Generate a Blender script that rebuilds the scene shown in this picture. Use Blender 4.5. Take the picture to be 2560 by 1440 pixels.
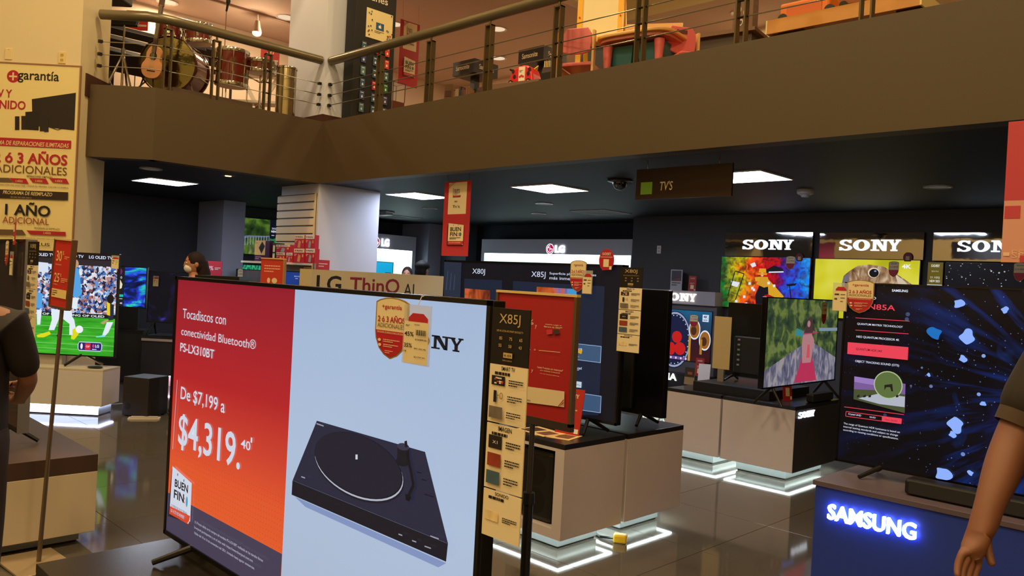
import bpy, bmesh, math, random
from mathutils import Vector, Matrix
random.seed(7)
for o in list(bpy.data.objects): bpy.data.objects.remove(o)
SC = bpy.context.scene; COL = SC.collection

# ---------------------------------------------------------------- camera
F = 2000.0; CX, CY = 1280.0, 720.0; H = 1.5
roll = math.atan(.0515); HY = 703.0
ur = (math.cos(roll), math.sin(roll)); uu = (math.sin(roll), -math.cos(roll))
pitch = math.atan((HY-CY)*uu[1]/F)
YAW = math.radians(44.6)
fw = Vector((-math.sin(YAW), math.cos(YAW), 0)); rt = Vector((math.cos(YAW), math.sin(YAW), 0)); upv = Vector((0,0,1))
cf = fw*math.cos(pitch)-upv*math.sin(pitch); cu = upv*math.cos(pitch)+fw*math.sin(pitch)
EYE = Vector((0,0,H))
def ray(x, y):
    dx, dy = x-CX, y-CY
    return cf + rt*((dx*ur[0]+dy*ur[1])/F) + cu*((dx*uu[0]+dy*uu[1])/F)
def PZ(x, y, z): r = ray(x,y); return EYE + r*((z-H)/r.z)      # photo pixel -> point on a level
def PX(x, y, X): r = ray(x,y); return EYE + r*(X/r.x)          # -> point on a wall X = const
def PY(x, y, Y): r = ray(x,y); return EYE + r*(Y/r.y)
def PD(x, y, d): r = ray(x,y); return EYE + r*(d/r.dot(fw))    # -> point at a depth
cam = bpy.data.cameras.new('camera'); co = bpy.data.objects.new('camera', cam); COL.objects.link(co)
cam.sensor_width = 36; cam.lens = F/2560*36; cam.clip_start = .05; cam.clip_end = 100
R = rt*ur[0]+cu*uu[0]; U = -rt*ur[1]-cu*uu[1]
co.matrix_world = Matrix(((R.x,U.x,-cf.x,0),(R.y,U.y,-cf.y,0),(R.z,U.z,-cf.z,H),(0,0,0,1)))
SC.camera = co
# ---------------------------------------------------------------- world, exposure, atrium lamps, added rear fill lamps
W = bpy.data.worlds.new('world'); SC.world = W; W.use_nodes = True
W.node_tree.nodes['Background'].inputs[0].default_value = (1,.75,.5,1)
W.node_tree.nodes['Background'].inputs[1].default_value = .02
vs = SC.view_settings; vs.view_transform = 'Standard'; vs.look = 'None'; vs.gamma = 1; vs.exposure = 0; vs.use_curve_mapping = False
def lamp(name, loc, power, color, size=.5, typ='AREA', rot=(0,0,0), **k):
    l = bpy.data.lights.new(name, typ); l.energy = power; l.color = color
    if typ == 'AREA': l.shape = 'DISK'; l.size = size
    else: l.shadow_soft_size = size
    for a, b in k.items(): setattr(l, a, b)
    o = bpy.data.objects.new(name, l); COL.objects.link(o); o.location = loc; o.rotation_euler = rot
    return o
WARM = (1,.75,.41)
for x, y, e in ((-6.3,3.4,155),(-6.3,-.5,165),(-2.4,3.2,85),(-2.4,-.8,165),(2,1.8,90),(2,-2.5,100),(-5,-4.1,65),(-1,-4.1,85),(3,-4.1,70)):
    lamp('atrium_and_fill_lamp', (x,y,7.85), e, WARM, .8)  # last three are added fill, brightening the rear wall seen in the mirror signs
ZC = 2.55      # dark ceiling under the gallery
ZF = 3.28      # top of the gallery fascia
Z2 = 3.15      # gallery floor
ZU = 5.55      # gallery ceiling

# ---------------------------------------------------------------- materials
def lin(c): c = c/255.; return c/12.92 if c <= .04045 else ((c+.055)/1.055)**2.4
def L3(c): return tuple(lin(v) for v in c)+(1,)
_mc = {}
def M(c, rough=.5, metal=0, noise=.0, scale=8, bump=0, spec=.5, coat=0, alpha=None, trans=0, name=None):
    """procedural painted / printed / metal surface, c in 8 bit sRGB"""
    key = (c, rough, metal, noise, scale, bump, spec, coat, alpha, trans)
    if key in _mc: return _mc[key]
    m = bpy.data.materials.new(name or 'surface'); m.use_nodes = True; nt = m.node_tree; b = nt.nodes['Principled BSDF']
    b.inputs['Base Color'].default_value = L3(c); b.inputs['Roughness'].default_value = rough
    b.inputs['Metallic'].default_value = metal; b.inputs['Specular IOR Level'].default_value = spec
    if coat: b.inputs['Coat Weight'].default_value = coat; b.inputs['Coat Roughness'].default_value = .05
    if alpha is not None: b.inputs['Alpha'].default_value = alpha
    if trans: b.inputs['Transmission Weight'].default_value = trans; b.inputs['IOR'].default_value = 1.1
    if noise or bump:
        tc = nt.nodes.new('ShaderNodeTexCoord'); n = nt.nodes.new('ShaderNodeTexNoise')
        n.inputs['Scale'].default_value = scale; n.inputs['Detail'].default_value = 4
        nt.links.new(tc.outputs['Object'], n.inputs['Vector'])
        if noise:
            hs = nt.nodes.new('ShaderNodeHueSaturation'); mr = nt.nodes.new('ShaderNodeMapRange')
            mr.inputs['To Min'].default_value = 1-noise; mr.inputs['To Max'].default_value = 1+noise
            nt.links.new(n.outputs['Fac'], mr.inputs['Value']); nt.links.new(mr.outputs[0], hs.inputs['Value'])
            hs.inputs['Color'].default_value = L3(c); nt.links.new(hs.outputs[0], b.inputs['Base Color'])
        if bump:
            bp = nt.nodes.new('ShaderNodeBump'); bp.inputs['Strength'].default_value = bump; bp.inputs['Distance'].default_value = .02
            nt.links.new(n.outputs['Fac'], bp.inputs['Height']); nt.links.new(bp.outputs[0], b.inputs['Normal'])
    _mc[key] = m; return m
def E(c, s=1.0, rough=.25):
    """lit pixels of a screen or a lamp, c in 8 bit sRGB"""
    key = ('E', c, s, rough)
    if key in _mc: return _mc[key]
    m = bpy.data.materials.new('lit'); m.use_nodes = True; b = m.node_tree.nodes['Principled BSDF']
    b.inputs['Base Color'].default_value = (.01,.01,.01,1); b.inputs['Roughness'].default_value = rough
    b.inputs['Specular IOR Level'].default_value = .25
    b.inputs['Emission Color'].default_value = L3(c); b.inputs['Emission Strength'].default_value = s
    _mc[key] = m; return m
class NT:
    """tiny node helper for procedural pictures on screens (object coordinates x, z in metres)"""
    def __init__(s, name, emit=1.0, rough=.2):
        s.m = bpy.data.materials.new(name); s.m.use_nodes = True; s.t = s.m.node_tree; s.b = s.t.nodes['Principled BSDF']
        s.b.inputs['Roughness'].default_value = rough; s.b.inputs['Base Color'].default_value = (.01,.01,.01,1)
        s.b.inputs['Specular IOR Level'].default_value = .25; s.emit = emit
        s.co = s.n('TexCoord').outputs['Object']
        sp = s.n('SeparateXYZ'); s.l(s.co, sp.inputs[0]); s.x, s.z = sp.outputs[0], sp.outputs[2]
    def n(s, t): return s.t.nodes.new('ShaderNode'+t)
    def l(s, a, b): s.t.links.new(a, b)
    def math(s, op, a, b=None, clamp=False):
        n = s.n('Math'); n.operation = op; n.use_clamp = clamp
        for i, v in enumerate((a, b)):
            if v is None: continue
            if isinstance(v, (int, float)): n.inputs[i].default_value = v
            else: s.l(v, n.inputs[i])
        return n.outputs[0]
    def noise(s, sc, det=4, dist=0, st=(1,1,1), off=(0,0,0)):
        mp = s.n('Mapping'); s.l(s.co, mp.inputs[0]); mp.inputs['Scale'].default_value = st; mp.inputs['Location'].default_value = off
        n = s.n('TexNoise'); n.inputs['Scale'].default_value = sc; n.inputs['Detail'].default_value = det; n.inputs['Distortion'].default_value = dist
        s.l(mp.outputs[0], n.inputs['Vector']); return n.outputs['Fac']
    def voro(s, sc, out='Distance', st=(1,1,1), feat='F1', rnd=1):
        mp = s.n('Mapping'); s.l(s.co, mp.inputs[0]); mp.inputs['Scale'].default_value = st
        n = s.n('TexVoronoi'); n.feature = feat; n.inputs['Scale'].default_value = sc; n.inputs['Randomness'].default_value = rnd
        s.l(mp.outputs[0], n.inputs['Vector']); return n.outputs[out]
    def ramp(s, fac, stops, mode='LINEAR'):
        r = s.n('ValToRGB'); r.color_ramp.interpolation = mode; el = r.color_ramp.elements
        while len(el) > 1: el.remove(el[-1])
        el[0].position = stops[0][0]; el[0].color = L3(stops[0][1])
        for p, c in stops[1:]: e = el.new(p); e.color = L3(c)
        s.l(fac, r.inputs[0]); return r.outputs[0]
    def rng(s, v, a, b):
        n = s.n('MapRange'); n.inputs['From Min'].default_value = a; n.inputs['From Max'].default_value = b
        s.l(v, n.inputs['Value']); return n.outputs[0]
    def mix(s, f, a, b):
        n = s.n('Mix'); n.data_type = 'RGBA'
        for i, v in ((0, f), (6, a), (7, b)):
            if isinstance(v, tuple): n.inputs[i].default_value = L3(v)
            elif isinstance(v, (int, float)): n.inputs[i].default_value = v
            else: s.l(v, n.inputs[i])
        return n.outputs[2]
    def done(s, col, base=False):
        if base: s.l(col, s.b.inputs['Base Color'])
        else: s.l(col, s.b.inputs['Emission Color']); s.b.inputs['Emission Strength'].default_value = s.emit
        return s.m

# ---------------------------------------------------------------- mesh builder
_tx = {}
def text_geo(s, bold=0.0, shear=0.0, depth=0.0):
    key = (s, bold, shear, round(depth,4))
    if key in _tx: return _tx[key]
    cu_ = bpy.data.curves.new('text', 'FONT'); cu_.body = s; cu_.offset = bold; cu_.shear = shear; cu_.resolution_u = 3
    cu_.extrude = depth/2
    ob = bpy.data.objects.new('text', cu_); me = ob.to_mesh()
    v = [tuple(p.co) for p in me.vertices]; f = [tuple(p.vertices) for p in me.polygons]
    ob.to_mesh_clear(); bpy.data.objects.remove(ob); bpy.data.curves.remove(cu_)
    _tx[key] = (v, f); return v, f
class MB:
    def __init__(s): s.v = []; s.f = []; s.mi = []; s.ms = []; s.y = 0.0
    def mat(s, m):
        if m not in s.ms: s.ms.append(m)
        return s.ms.index(m)
    def add(s, vs_, fs, m):
        b = len(s.v); k = s.mat(m); s.v += [tuple(p) for p in vs_]
        for f in fs: s.f.append(tuple(b+i for i in f)); s.mi.append(k)
        return s
    def box(s, x0,x1,y0,y1,z0,z1, m):
        return s.add([(x0,y0,z0),(x1,y0,z0),(x1,y1,z0),(x0,y1,z0),(x0,y0,z1),(x1,y0,z1),(x1,y1,z1),(x0,y1,z1)],
            [(0,3,2,1),(4,5,6,7),(0,1,5,4),(1,2,6,5),(2,3,7,6),(3,0,4,7)], m)
    def hexa(s, b4, t4, m): # bottom 4 points, top 4 points (counter clockwise from above)
        return s.add(list(b4)+list(t4), [(0,3,2,1),(4,5,6,7),(0,1,5,4),(1,2,6,5),(2,3,7,6),(3,0,4,7)], m)
    def prism(s, pts, y0, y1, m): # outline in x, z, front at y0
        n = len(pts); v = [(x,y0,z) for x,z in pts]+[(x,y1,z) for x,z in pts]
        return s.add(v, [tuple(range(n)), tuple(range(2*n-1,n-1,-1))]+[(i,n+i,n+(i+1)%n,(i+1)%n) for i in range(n)], m)
    def slab(s, pts, z0, z1, m): # outline in x, y
        n = len(pts); v = [(x,y,z0) for x,y in pts]+[(x,y,z1) for x,y in pts]
        return s.add(v, [tuple(range(n-1,-1,-1)), tuple(range(n,2*n))]+[(i,(i+1)%n,n+(i+1)%n,n+i) for i in range(n)], m)
    # flat print: polygons in x, z on plane y, each call a hair nearer the viewer
    def fl(s, pts, m, step=.0004):
        s.y -= step
        return s.add([(x,s.y,z) for x,z in pts], [tuple(range(len(pts)))], m)
    def rect(s, x0,x1,z0,z1, m, step=.0004): return s.fl([(x0,z0),(x1,z0),(x1,z1),(x0,z1)], m, step)
    def ell(s, cx,cz,rx,rz, m, n=24, a0=0, a1=360, step=.0004):
        return s.fl([(cx+rx*math.cos(math.radians(a0+(a1-a0)*i/n)), cz+rz*math.sin(math.radians(a0+(a1-a0)*i/n))) for i in range(n+(a1-a0 < 360))], m, step)
    def ring(s, cx,cz,rx,rz,tx,tz, m, n=28, a0=0, a1=360, step=.0004, d=0):
        s.y -= step; v = []; f = []; k = n+1
        for i in range(k):
            a = math.radians(a0+(a1-a0)*i/n); c, t = math.cos(a), math.sin(a)
            v += [(cx+rx*c,s.y,cz+rz*t),(cx+(rx-tx)*c,s.y,cz+(rz-tz)*t)]
            if i < n: f.append((2*i,2*i+2,2*i+3,2*i+1) if False else (2*i+1,2*i+3,2*i+2,2*i))
        if d:
            b = len(v); v += [(x,y+d,z) for x,y,z in v]
            for i in range(n): f += [(2*i,2*i+2,b+2*i+2,b+2*i),(2*i+3,2*i+1,b+2*i+1,b+2*i+3)]
        return s.add(v, f, m)
    def line(s, pts, w, m, step=.0004):
        for (x0,z0),(x1,z1) in zip(pts, pts[1:]):
            dx, dz = x1-x0, z1-z0; l = math.hypot(dx,dz) or 1; px, pz = -dz/l*w/2, dx/l*w/2
            s.fl([(x0-px,z0-pz),(x1-px,z1-pz),(x1+px,z1+pz),(x0+px,z0+pz)], m, step)
        return s
    def text(s, t, x, z, w, h, m, bold=0.0, shear=0.0, depth=0.0, al='L', step=.0004, ry=None):
        v, f = text_geo(t, bold, shear, depth)
        xs = [p[0] for p in v]; zs = [p[1] for p in v]; x0, x1, z0, z1 = min(xs), max(xs), min(zs), max(zs)
        kx = w/(x1-x0); kz = (h/(z1-z0)) if h else kx
        if al == 'C': x -= w/2
        if al == 'R': x -= w
        s.y -= step
        return s.add([(x+(p[0]-x0)*kx, s.y-depth/2-p[2], z+(p[1]-z0)*kz) for p in v], f, m)
    def bars(s, x, z, w, n, dz, th, m, seed=0): # lines of unreadably small print
        r = random.Random(seed)
        for i in range(n):
            k = w*(1 if i < n-1 else .6); a = x
            while a < x+k:
                q = r.uniform(.05,.14)*w; s.rect(a, min(a+q, x+k), z-i*dz-th, z-i*dz, m, .00001); a += q+.02*w
        s.y -= .0003; return s
    def cyl(s, p0, p1, r0, r1, m, n=12, caps=True):
        p0, p1 = Vector(p0), Vector(p1); d = (p1-p0).normalized(); a = d.orthogonal().normalized(); b = d.cross(a); v = []
        for p, r in ((p0,r0),(p1,r1)):
            for i in range(n): t = 2*math.pi*i/n; v.append(p+a*(r*math.cos(t))+b*(r*math.sin(t)))
        f = [(i,(i+1)%n,n+(i+1)%n,n+i) for i in range(n)]
        if caps: f += [tuple(range(n-1,-1,-1)), tuple(range(n,2*n))]
        return s.add(v, f, m)
    def tube(s, pts, r, m, n=8):
        pts = [Vector(p) for p in pts]; v = []; f = []; a = None
        for i, p in enumerate(pts):
            d = (pts[min(i+1,len(pts)-1)]-pts[max(i-1,0)]).normalized()
            a = d.orthogonal().normalized() if a is None else (a-d*a.dot(d)).normalized()
            b = d.cross(a); rr = r[i] if isinstance(r, (list,tuple)) else r
            v += [p+a*(rr*math.cos(2*math.pi*k/n))+b*(rr*math.sin(2*math.pi*k/n)) for k in range(n)]
        for i in range(len(pts)-1):
            f += [(i*n+k,i*n+(k+1)%n,(i+1)*n+(k+1)%n,(i+1)*n+k) for k in range(n)]
        f += [tuple(range(n-1,-1,-1)), tuple(range((len(pts)-1)*n,len(pts)*n))]
        return s.add(v, f, m)
    def ball(s, c, rx, ry, rz, m, n=14, k=9, z0=-90, z1=90):
        v = []; f = []
        for j in range(k+1):
            t = math.radians(z0+(z1-z0)*j/k)
            for i in range(n): a = 2*math.pi*i/n; v.append((c[0]+rx*math.cos(t)*math.cos(a), c[1]+ry*math.cos(t)*math.sin(a), c[2]+rz*math.sin(t)))
        for j in range(k): f += [(j*n+i,j*n+(i+1)%n,(j+1)*n+(i+1)%n,(j+1)*n+i) for i in range(n)]
        f += [tuple(range(n-1,-1,-1)), tuple(range(k*n,(k+1)*n))]
        return s.add(v, f, m)
    def lathe(s, c, prof, m, n=20, caps=True): # (radius, z) from bottom to top
        v = []; f = []
        for r, z in prof:
            for i in range(n): a = 2*math.pi*i/n; v.append((c[0]+r*math.cos(a), c[1]+r*math.sin(a), c[2]+z))
        for j in range(len(prof)-1): f += [(j*n+i,j*n+(i+1)%n,(j+1)*n+(i+1)%n,(j+1)*n+i) for i in range(n)]
        if caps: f += [tuple(range(n-1,-1,-1)), tuple(range((len(prof)-1)*n,len(prof)*n))]
        return s.add(v, f, m)
    def xf(s, mtx, start=0): s.v[start:] = [tuple(mtx @ Vector(p)) for p in s.v[start:]]; return s
    def build(s, name, parent=None, smooth=False, bevel=0, label=None, sharp=True):
        me = bpy.data.meshes.new(name); me.from_pydata(s.v, [], s.f)
        for m in s.ms: me.materials.append(m)
        me.polygons.foreach_set('material_index', s.mi)
        if smooth: me.polygons.foreach_set('use_smooth', [True]*len(me.polygons))
        me.update()
        if smooth and sharp: me.set_sharp_from_angle(angle=math.radians(38))
        o = bpy.data.objects.new(name, me); COL.objects.link(o); o.parent = parent
        if bevel:
            b = o.modifiers.new('bevel', 'BEVEL'); b.width = bevel; b.segments = 2; b.limit_method = 'ANGLE'
        if label: o['label'] = label
        return o
def thing(name, label, cat, loc=(0,0,0), rz=0, group=None):
    o = bpy.data.objects.new(name, None); COL.objects.link(o); o.empty_display_size = .05
    o.location = loc; o.rotation_euler = (0,0,math.radians(rz)); tag(o, label, cat, group); return o
def tag(o, label, cat, group=None):
    o['label'] = label; o['category'] = cat
    if group: o['group'] = group
    return o
def struct(o, label=None):
    o['kind'] = 'structure'
    if label: o['label'] = label
    return o
def place(o, loc, rz=0): o.location = loc; o.rotation_euler = (0,0,math.radians(rz)); return o
def copy_tree(o, parent=None):
    c = o.copy(); COL.objects.link(c); c.parent = parent
    for ch in list(o.children): copy_tree(ch, c)
    return c
BLACK = M((16,16,18), .35); MATT = M((22,22,24), .6); DKMET = M((40,38,36), .35, .6); CHROME = M((210,208,200), .12, 1)
STEEL = M((150,145,130), .32, .85); WHITEP = M((225,222,215), .5); INK = M((25,20,20), .6); REDP = M((190,22,30), .5)
CREAMP = M((226,205,150), .6)
# ================================================================ the setting
DARKC = M((19,19,28), .6, noise=.08, scale=3); TAUPE = M((79,63,40), .55, noise=.05, scale=2)
CREAM = M((220,203,162), .6, noise=.03, scale=2); WHITEW = M((206,209,224), .55, noise=.02, scale=2)
CHAR = M((52,51,56), .6, noise=.06, scale=2); CHAR2 = M((62,62,66), .6, noise=.05, scale=2); GREYW = M((168,168,186), .6, noise=.03)
NAVY = M((22,25,38), .6, noise=.05); MAUVE = M((196,170,155), .7, noise=.02); BROWNB = M((70,40,28), .4)
TILE = M((84,78,70), .07, noise=.12, scale=3.5, spec=.6, name='polished_tile'); GROUT = M((70,64,58), .4)
FX, FY = -8.37, 5.14                                   # inner corner of the gallery edge
K = Vector((FX, 3.19)); DG = Vector((-rt.x, -rt.y))    # short splayed edge beside the pillar
e2 = K+DG*2.6
fl = MB().box(-14,5.2,-5.2,11.2,-.2,-.012, GROUT).build('floor'); struct(fl, 'polished grey brown tiled shop floor')
T = .8; base = None; n = 0
cells = []
for i in range(-15, 2):
    for j in range(0, 12):
        x, y = i*T, j*T+.1
        c = Vector((x+T/2, y+T/2, 0)); d = c.dot(fw); l = c.dot(rt)
        if d > 1.5 and abs(l) < d*.72+.8 and x > -13 and y < 9.8: cells.append((d, x, y))
cells.sort()
for d, x, y in cells[:290]:
    if base is None:
        base = MB().box(.0015,T-.0015,.0015,T-.0015,-.012,0, TILE).build('tile', fl, bevel=.0008); t = base
    else: t = base.copy(); COL.objects.link(t)
    t.location = (x,y,0)
rest = MB()
done_ = {(round(x,2),round(y,2)) for d,x,y in cells[:290]}
for i in range(-17, 7):
    for j in range(-7, 14):
        x, y = i*T, j*T+.1
        if (round(x,2),round(y,2)) not in done_ and -14 < x < 4.4 and -5.2 < y < 10.6: rest.box(x+.0015,x+T-.0015,y+.0015,y+T-.0015,-.012,0, TILE)
r = rest.build('tile_field', fl); r['kind'] = 'stuff'
OUT = [(5,FY),(FX,FY),(K.x,K.y),(e2.x,e2.y),(-14,e2.y),(-14,11),(5,11)]
OUT2 = [(5,FY+.15),(FX-.15,FY+.15),(K.x-.15,K.y+.06),(e2.x-.1,e2.y+.1),(-14,e2.y+.1),(-14,11),(5,11)]
struct(MB().slab(OUT2[::-1], ZC, ZC+.2, DARKC).build('ceiling'), 'dark charcoal ceiling under the gallery')
struct(MB().slab(OUT2[::-1], Z2-.2, Z2, M((120,95,80), .5)).build('floor_gallery'), 'floor of the upper gallery')
struct(MB().box(FX-.15,5,FY,FY+.15,ZC-.004,ZF, TAUPE).build('wall_fascia_right'), 'taupe painted gallery edge above the television area')
struct(MB().box(FX-.15,FX,K.y,FY,ZC-.004,ZF, TAUPE).build('wall_fascia_left'), 'taupe painted gallery edge below the drum kit')
nrm = Vector((-fw.x, -fw.y)) # towards the camera
a, b = K, e2; w_ = -nrm*.15
struct(MB().slab([(a.x,a.y),(a.x+w_.x,a.y+w_.y),(b.x+w_.x,b.y+w_.y),(b.x,b.y)], ZC-.004, ZF, TAUPE).build('wall_fascia_corner'), 'short splayed taupe gallery edge beside the cream pillar')
# gallery ceiling with a raised bay whose sides are lit yellow
cx, cy = -7.75, 10.03
cg = MB()
cg.slab([(-14,e2.y),(-14,11.4),(cx,11.4),(cx,FY),(FX,FY),(K.x,K.y),(e2.x,e2.y)], ZU, ZU+.1, MAUVE)
cg.box(cx,5,cy,11.4,ZU,ZU+.1, MAUVE)
cg.box(cx-.05,5,FY,cy,ZU+.9,ZU+1, CREAM)
cg.box(cx-.06,cx,FY,cy,ZU+.1,ZU+.9, CREAM); cg.box(cx,5,cy,cy+.06,ZU+.1,ZU+.9, CREAM)
struct(cg.build('ceiling_gallery'), 'mauve grey ceiling of the upper gallery with a raised bay')
struct(MB().box(-13.3,-13.1,e2.y,11,0,ZC, CHAR).build('wall_left'), 'dark charcoal side wall behind the televisions')
struct(MB().box(-13.3,-13.1,e2.y,11.4,Z2,ZU, M((214,196,176), .6)).build('wall_gallery_left'), 'pale wall of the upper gallery')
struct(MB().box(-13.1,5,11.2,11.4,Z2,ZU, M((222,205,182), .6)).build('wall_gallery_back'), 'pale back wall of the upper gallery')
struct(MB().box(-13.1,-7.14,10.62,10.8,0,ZC, NAVY).build('wall_back'), 'dark navy back wall')
struct(MB().box(-7.14,5,9.75,10.8,0,ZC, CHAR2).build('wall_sony'), 'dark grey display wall with mirrored signs')
# rest of the atrium behind the photographer
struct(MB().box(-11,5.2,-5.2,-5,0,8, CREAM).build('wall_atrium_rear'), 'cream atrium wall')
struct(MB().box(5,5.2,-5,11,0,8, CREAM).build('wall_right'), 'cream atrium side wall')
at = MB().box(-11,5.2,-5.2,FY,8,8.1, CREAM)
at.box(FX,5,FY+.02,FY+.15,ZU+1,8, CREAM); at.box(FX-.15,FX-.02,K.y-.5,FY,ZU,8, CREAM)  # unseen upper walls, added so lamp light does not leak onto the gallery ceiling
struct(at.build('ceiling_atrium'), 'high cream atrium ceiling with unseen walls added against light leaks')
# central column
cl = MB().box(-9.28,-8.40,5.155,6.04,0,ZU, WHITEW).build('wall_column'); struct(cl, 'big white square column standing in the gallery corner')
struct(MB().box(-9.3,-8.385,5.14,6.06,Z2,3.375, BROWNB).build('baseboard_column'), 'brown baseboard round the column')
# pillar with the banner, face square to the photographer
pd = 7.98
pl = thing('wall_pillar', '', '', (0,0,0))
for k in ('label','category'): del pl[k]
struct(pl, 'cream pillar carrying the tall warranty banner')
pc = PD(201,168,pd); lp = pc.dot(rt)
pl.location = (fw*pd+rt*lp)[:2]+(0,); pl.rotation_euler = (0,0,YAW)
MB().box(-3,0,0,.55,0,ZU, CREAM).build('shaft', pl)
MB().box(-2.9,.015,.1,.565,Z2,3.375, BROWNB).build('baseboard', pl)
# grey pier on the left wall and piers round the lit booths
struct(MB().box(-13.1,-12.2,5.78,6.15,0,ZC, GREYW).build('wall_pier_left'), 'grey pier beside the viaduct television')
struct(MB().box(-13.1,-12.25,10.02,10.62,0,ZC, GREYW).build('wall_pier_back'), 'grey pier in the back corner between two lit booths')
struct(MB().box(-12.25,-11.5,10.35,10.62,0,ZC, M((84,87,96), .6)).build('wall_panel_back'), 'mid grey panel beside the lit booth')
# ================================================================ ceiling fixtures
PANEL = E((226,236,255), 34.0)
def light_panel(px, label):
    t = thing('ceiling_light_panel', label, 'ceiling light', px); fr = M((235,235,235), .4)
    m = MB()
    for a in ((-.31,.31,-.31,-.3),(-.31,.31,.3,.31),(-.31,-.3,-.3,.3),(.3,.31,-.3,.3)): m.box(*a, -.012, 0, fr)
    m.build('frame', t); MB().box(-.3,.3,-.3,.3,-.008,-.001, PANEL).build('diffuser', t)
light_panel((-5.97,6.57,ZC), 'lit square ceiling panel above the large black television island')
light_panel((-3.6,6.56,ZC), 'lit square ceiling panel beside the hanging department sign')
light_panel((-8.21,6.52,ZC), 'lit square ceiling panel beside the big white column')
light_panel((-10.45,4.15,ZC), 'lit square ceiling panel above the masked woman and dark counter')
def downlight(loc, r, label, group, spot=0, lit=(120,120,125), s=.35, col=(1,.72,.42)):
    t = thing('recessed_downlight', label, 'downlight', loc, 0, group)
    m = MB(); n = 24; v = []; f = []
    for rr, z in ((r,0),(r,-.012),(r*.86,-.012),(r*.72,.0),(r*.6,.0)):
        v += [(rr*math.cos(2*math.pi*i/n), rr*math.sin(2*math.pi*i/n), z) for i in range(n)]
    f = [(k*n+i,k*n+(i+1)%n,(k+1)*n+(i+1)%n,(k+1)*n+i) for k in range(4) for i in range(n)]
    m.add(v, f, M((200,198,195), .3, .3)).build('trim_ring', t)
    MB().lathe((0,0,-.006), [(r*.8,0),(r*.8,.004)], E(lit, s) if s else M((190,190,190), .15, .9)).build('lens', t)
    if spot: lamp('gallery_downlight_light', (loc[0],loc[1],loc[2]-.03), spot, col, .15)
for p, lb in (((-2.37,7.79),'unlit round downlight above the mirrored signs'), ((-9.19,3.49),'unlit round downlight near the cream pillar'),
    ((-9.5,7.77),'unlit round downlight between the column and the red hanging banner'), ((-7.16,7.78),'unlit round downlight behind the lit panel, nearer the air grille'), ((-8.27,8.88),'unlit round downlight farther back beside the air grille')):
    downlight((*p,ZC), .12, lb, 'round downlights in the dark ceiling', s=.25)
t = thing('small_spot_light', 'small lit square halogen spot in the dark ceiling', 'spot light', (-8.85,4.23,ZC))
MB().box(-.06,.06,-.06,.06,-.008,0, M((150,150,150), .4, .5)).build('frame', t)
MB().lathe((0,0,-.012), [(.035,0),(.035,.01)], E((255,190,120), 9)).build('bulb', t)
def grille(c, label, lx=.32, ly=.31):
    t = thing('air_grille', label, 'air vent', c); w = M((170,172,176), .5); m = MB()
    for a in ((-lx,lx,-ly,-ly+.03),(-lx,lx,ly-.03,ly),(-lx,-lx+.03,-ly+.03,ly-.03),(lx-.03,lx,-ly+.03,ly-.03)): m.box(*a,-.012,0,w)
    m.build('frame', t); MB().box(-lx+.03,lx-.03,-ly+.03,ly-.03,-.003,-.001, M((30,30,34), .7)).build('backing', t)
    sl = None
    for i in range(7):
        if sl is None: sl = MB().box(-lx+.03,lx-.03,-.012,.012,-.011,-.005, w).build('slat', t); s_ = sl
        else: s_ = sl.copy(); COL.objects.link(s_)
        s_.location = (0,-ly+.075+i*(2*ly-.15)/6,0)
grille((-7.15,8.97,ZC), 'square air grille before the wide lit booth'); grille((-11.6,8.75,ZC), 'square air grille before the narrow lit booth in the corner')
t = thing('emergency_light', 'pale rounded emergency light fixed to the dark ceiling', 'light', (-10.9,7.95,ZC), 0)
MB().box(-.16,.16,-.09,.09,-.03,0, WHITEP).build('base', t, bevel=.01); MB().box(-.15,.15,-.08,.08,-.07,-.03, M((205,210,215), .3)).build('cover', t, bevel=.03)
t = thing('dome_camera', 'black security dome camera under the dark ceiling', 'camera', (-4.8,6.3,ZC))
MB().lathe((0,0,-.03), [(.1,0),(.125,.01),(.125,.024),(.11,.03)], M((60,60,64), .2, .3), 28).build('mounting_ring', t, True)
MB().ball((0,0,-.03), .075,.075,.075, M((8,8,10), .05, coat=1), 20, 8, -90, 0).build('dome', t, True)
t = thing('smoke_detector', 'grey white smoke detector on the dark ceiling', 'smoke detector', (-3.52,7.61,ZC))
MB().lathe((0,0,-.055), [(.05,0),(.075,.012),(.08,.03),(.08,.055)], M((200,200,202), .5), 24).build('body', t, True)
MB().lathe((0,0,-.075), [(.035,0),(.045,.02)], M((180,180,182), .5), 20).build('sensor', t, True)

# hanging signs
def wires(t, xs, z0, z1, y=0):
    for x in xs: MB().cyl((x,y,z0),(x,y,z1),.0025,.0025, STEEL, 6).build('wire', t)
t = thing('department_sign', "dark brown hanging sign with a green square reading TV'S", 'sign', (-3.55,5.46,0))
bp = PY(1590,500,5.46); tp = PY(1590,425,5.46); x0 = bp.x+3.55; x1 = PY(1830,480,5.46).x+3.55; z0, z1 = bp.z, tp.z
m = MB().box(x0,x1,-.01,.01,z0,z1, M((46,28,20), .35)).build('board', t)
m = MB(); m.y = -.0105; g = PY(1603,487,5.46); g2 = PY(1633,455,5.46)
m.prism([(g.x+3.55,g.z),(g2.x+3.55,g.z),(g2.x+3.55,g2.z),(g.x+3.55,g2.z)], -.012, -.0101, M((120,175,60), .5)).build('green_square', t)
m = MB(); m.y = -.0105; g = PY(1651,477,5.46); g2 = PY(1684,459,5.46)
m.text("TV'S", g.x+3.55, g.z, g2.x-g.x, .075, M((235,220,180), .5), .01, .15).build('lettering', t)
wires(t, (x0+.1, x1-.12), z1, ZC)
for x in (x0+.1, x1-.12): MB().cyl((x,0,ZC-.05),(x,0,ZC),.006,.006, CHROME, 8).build('hook', t)

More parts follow.
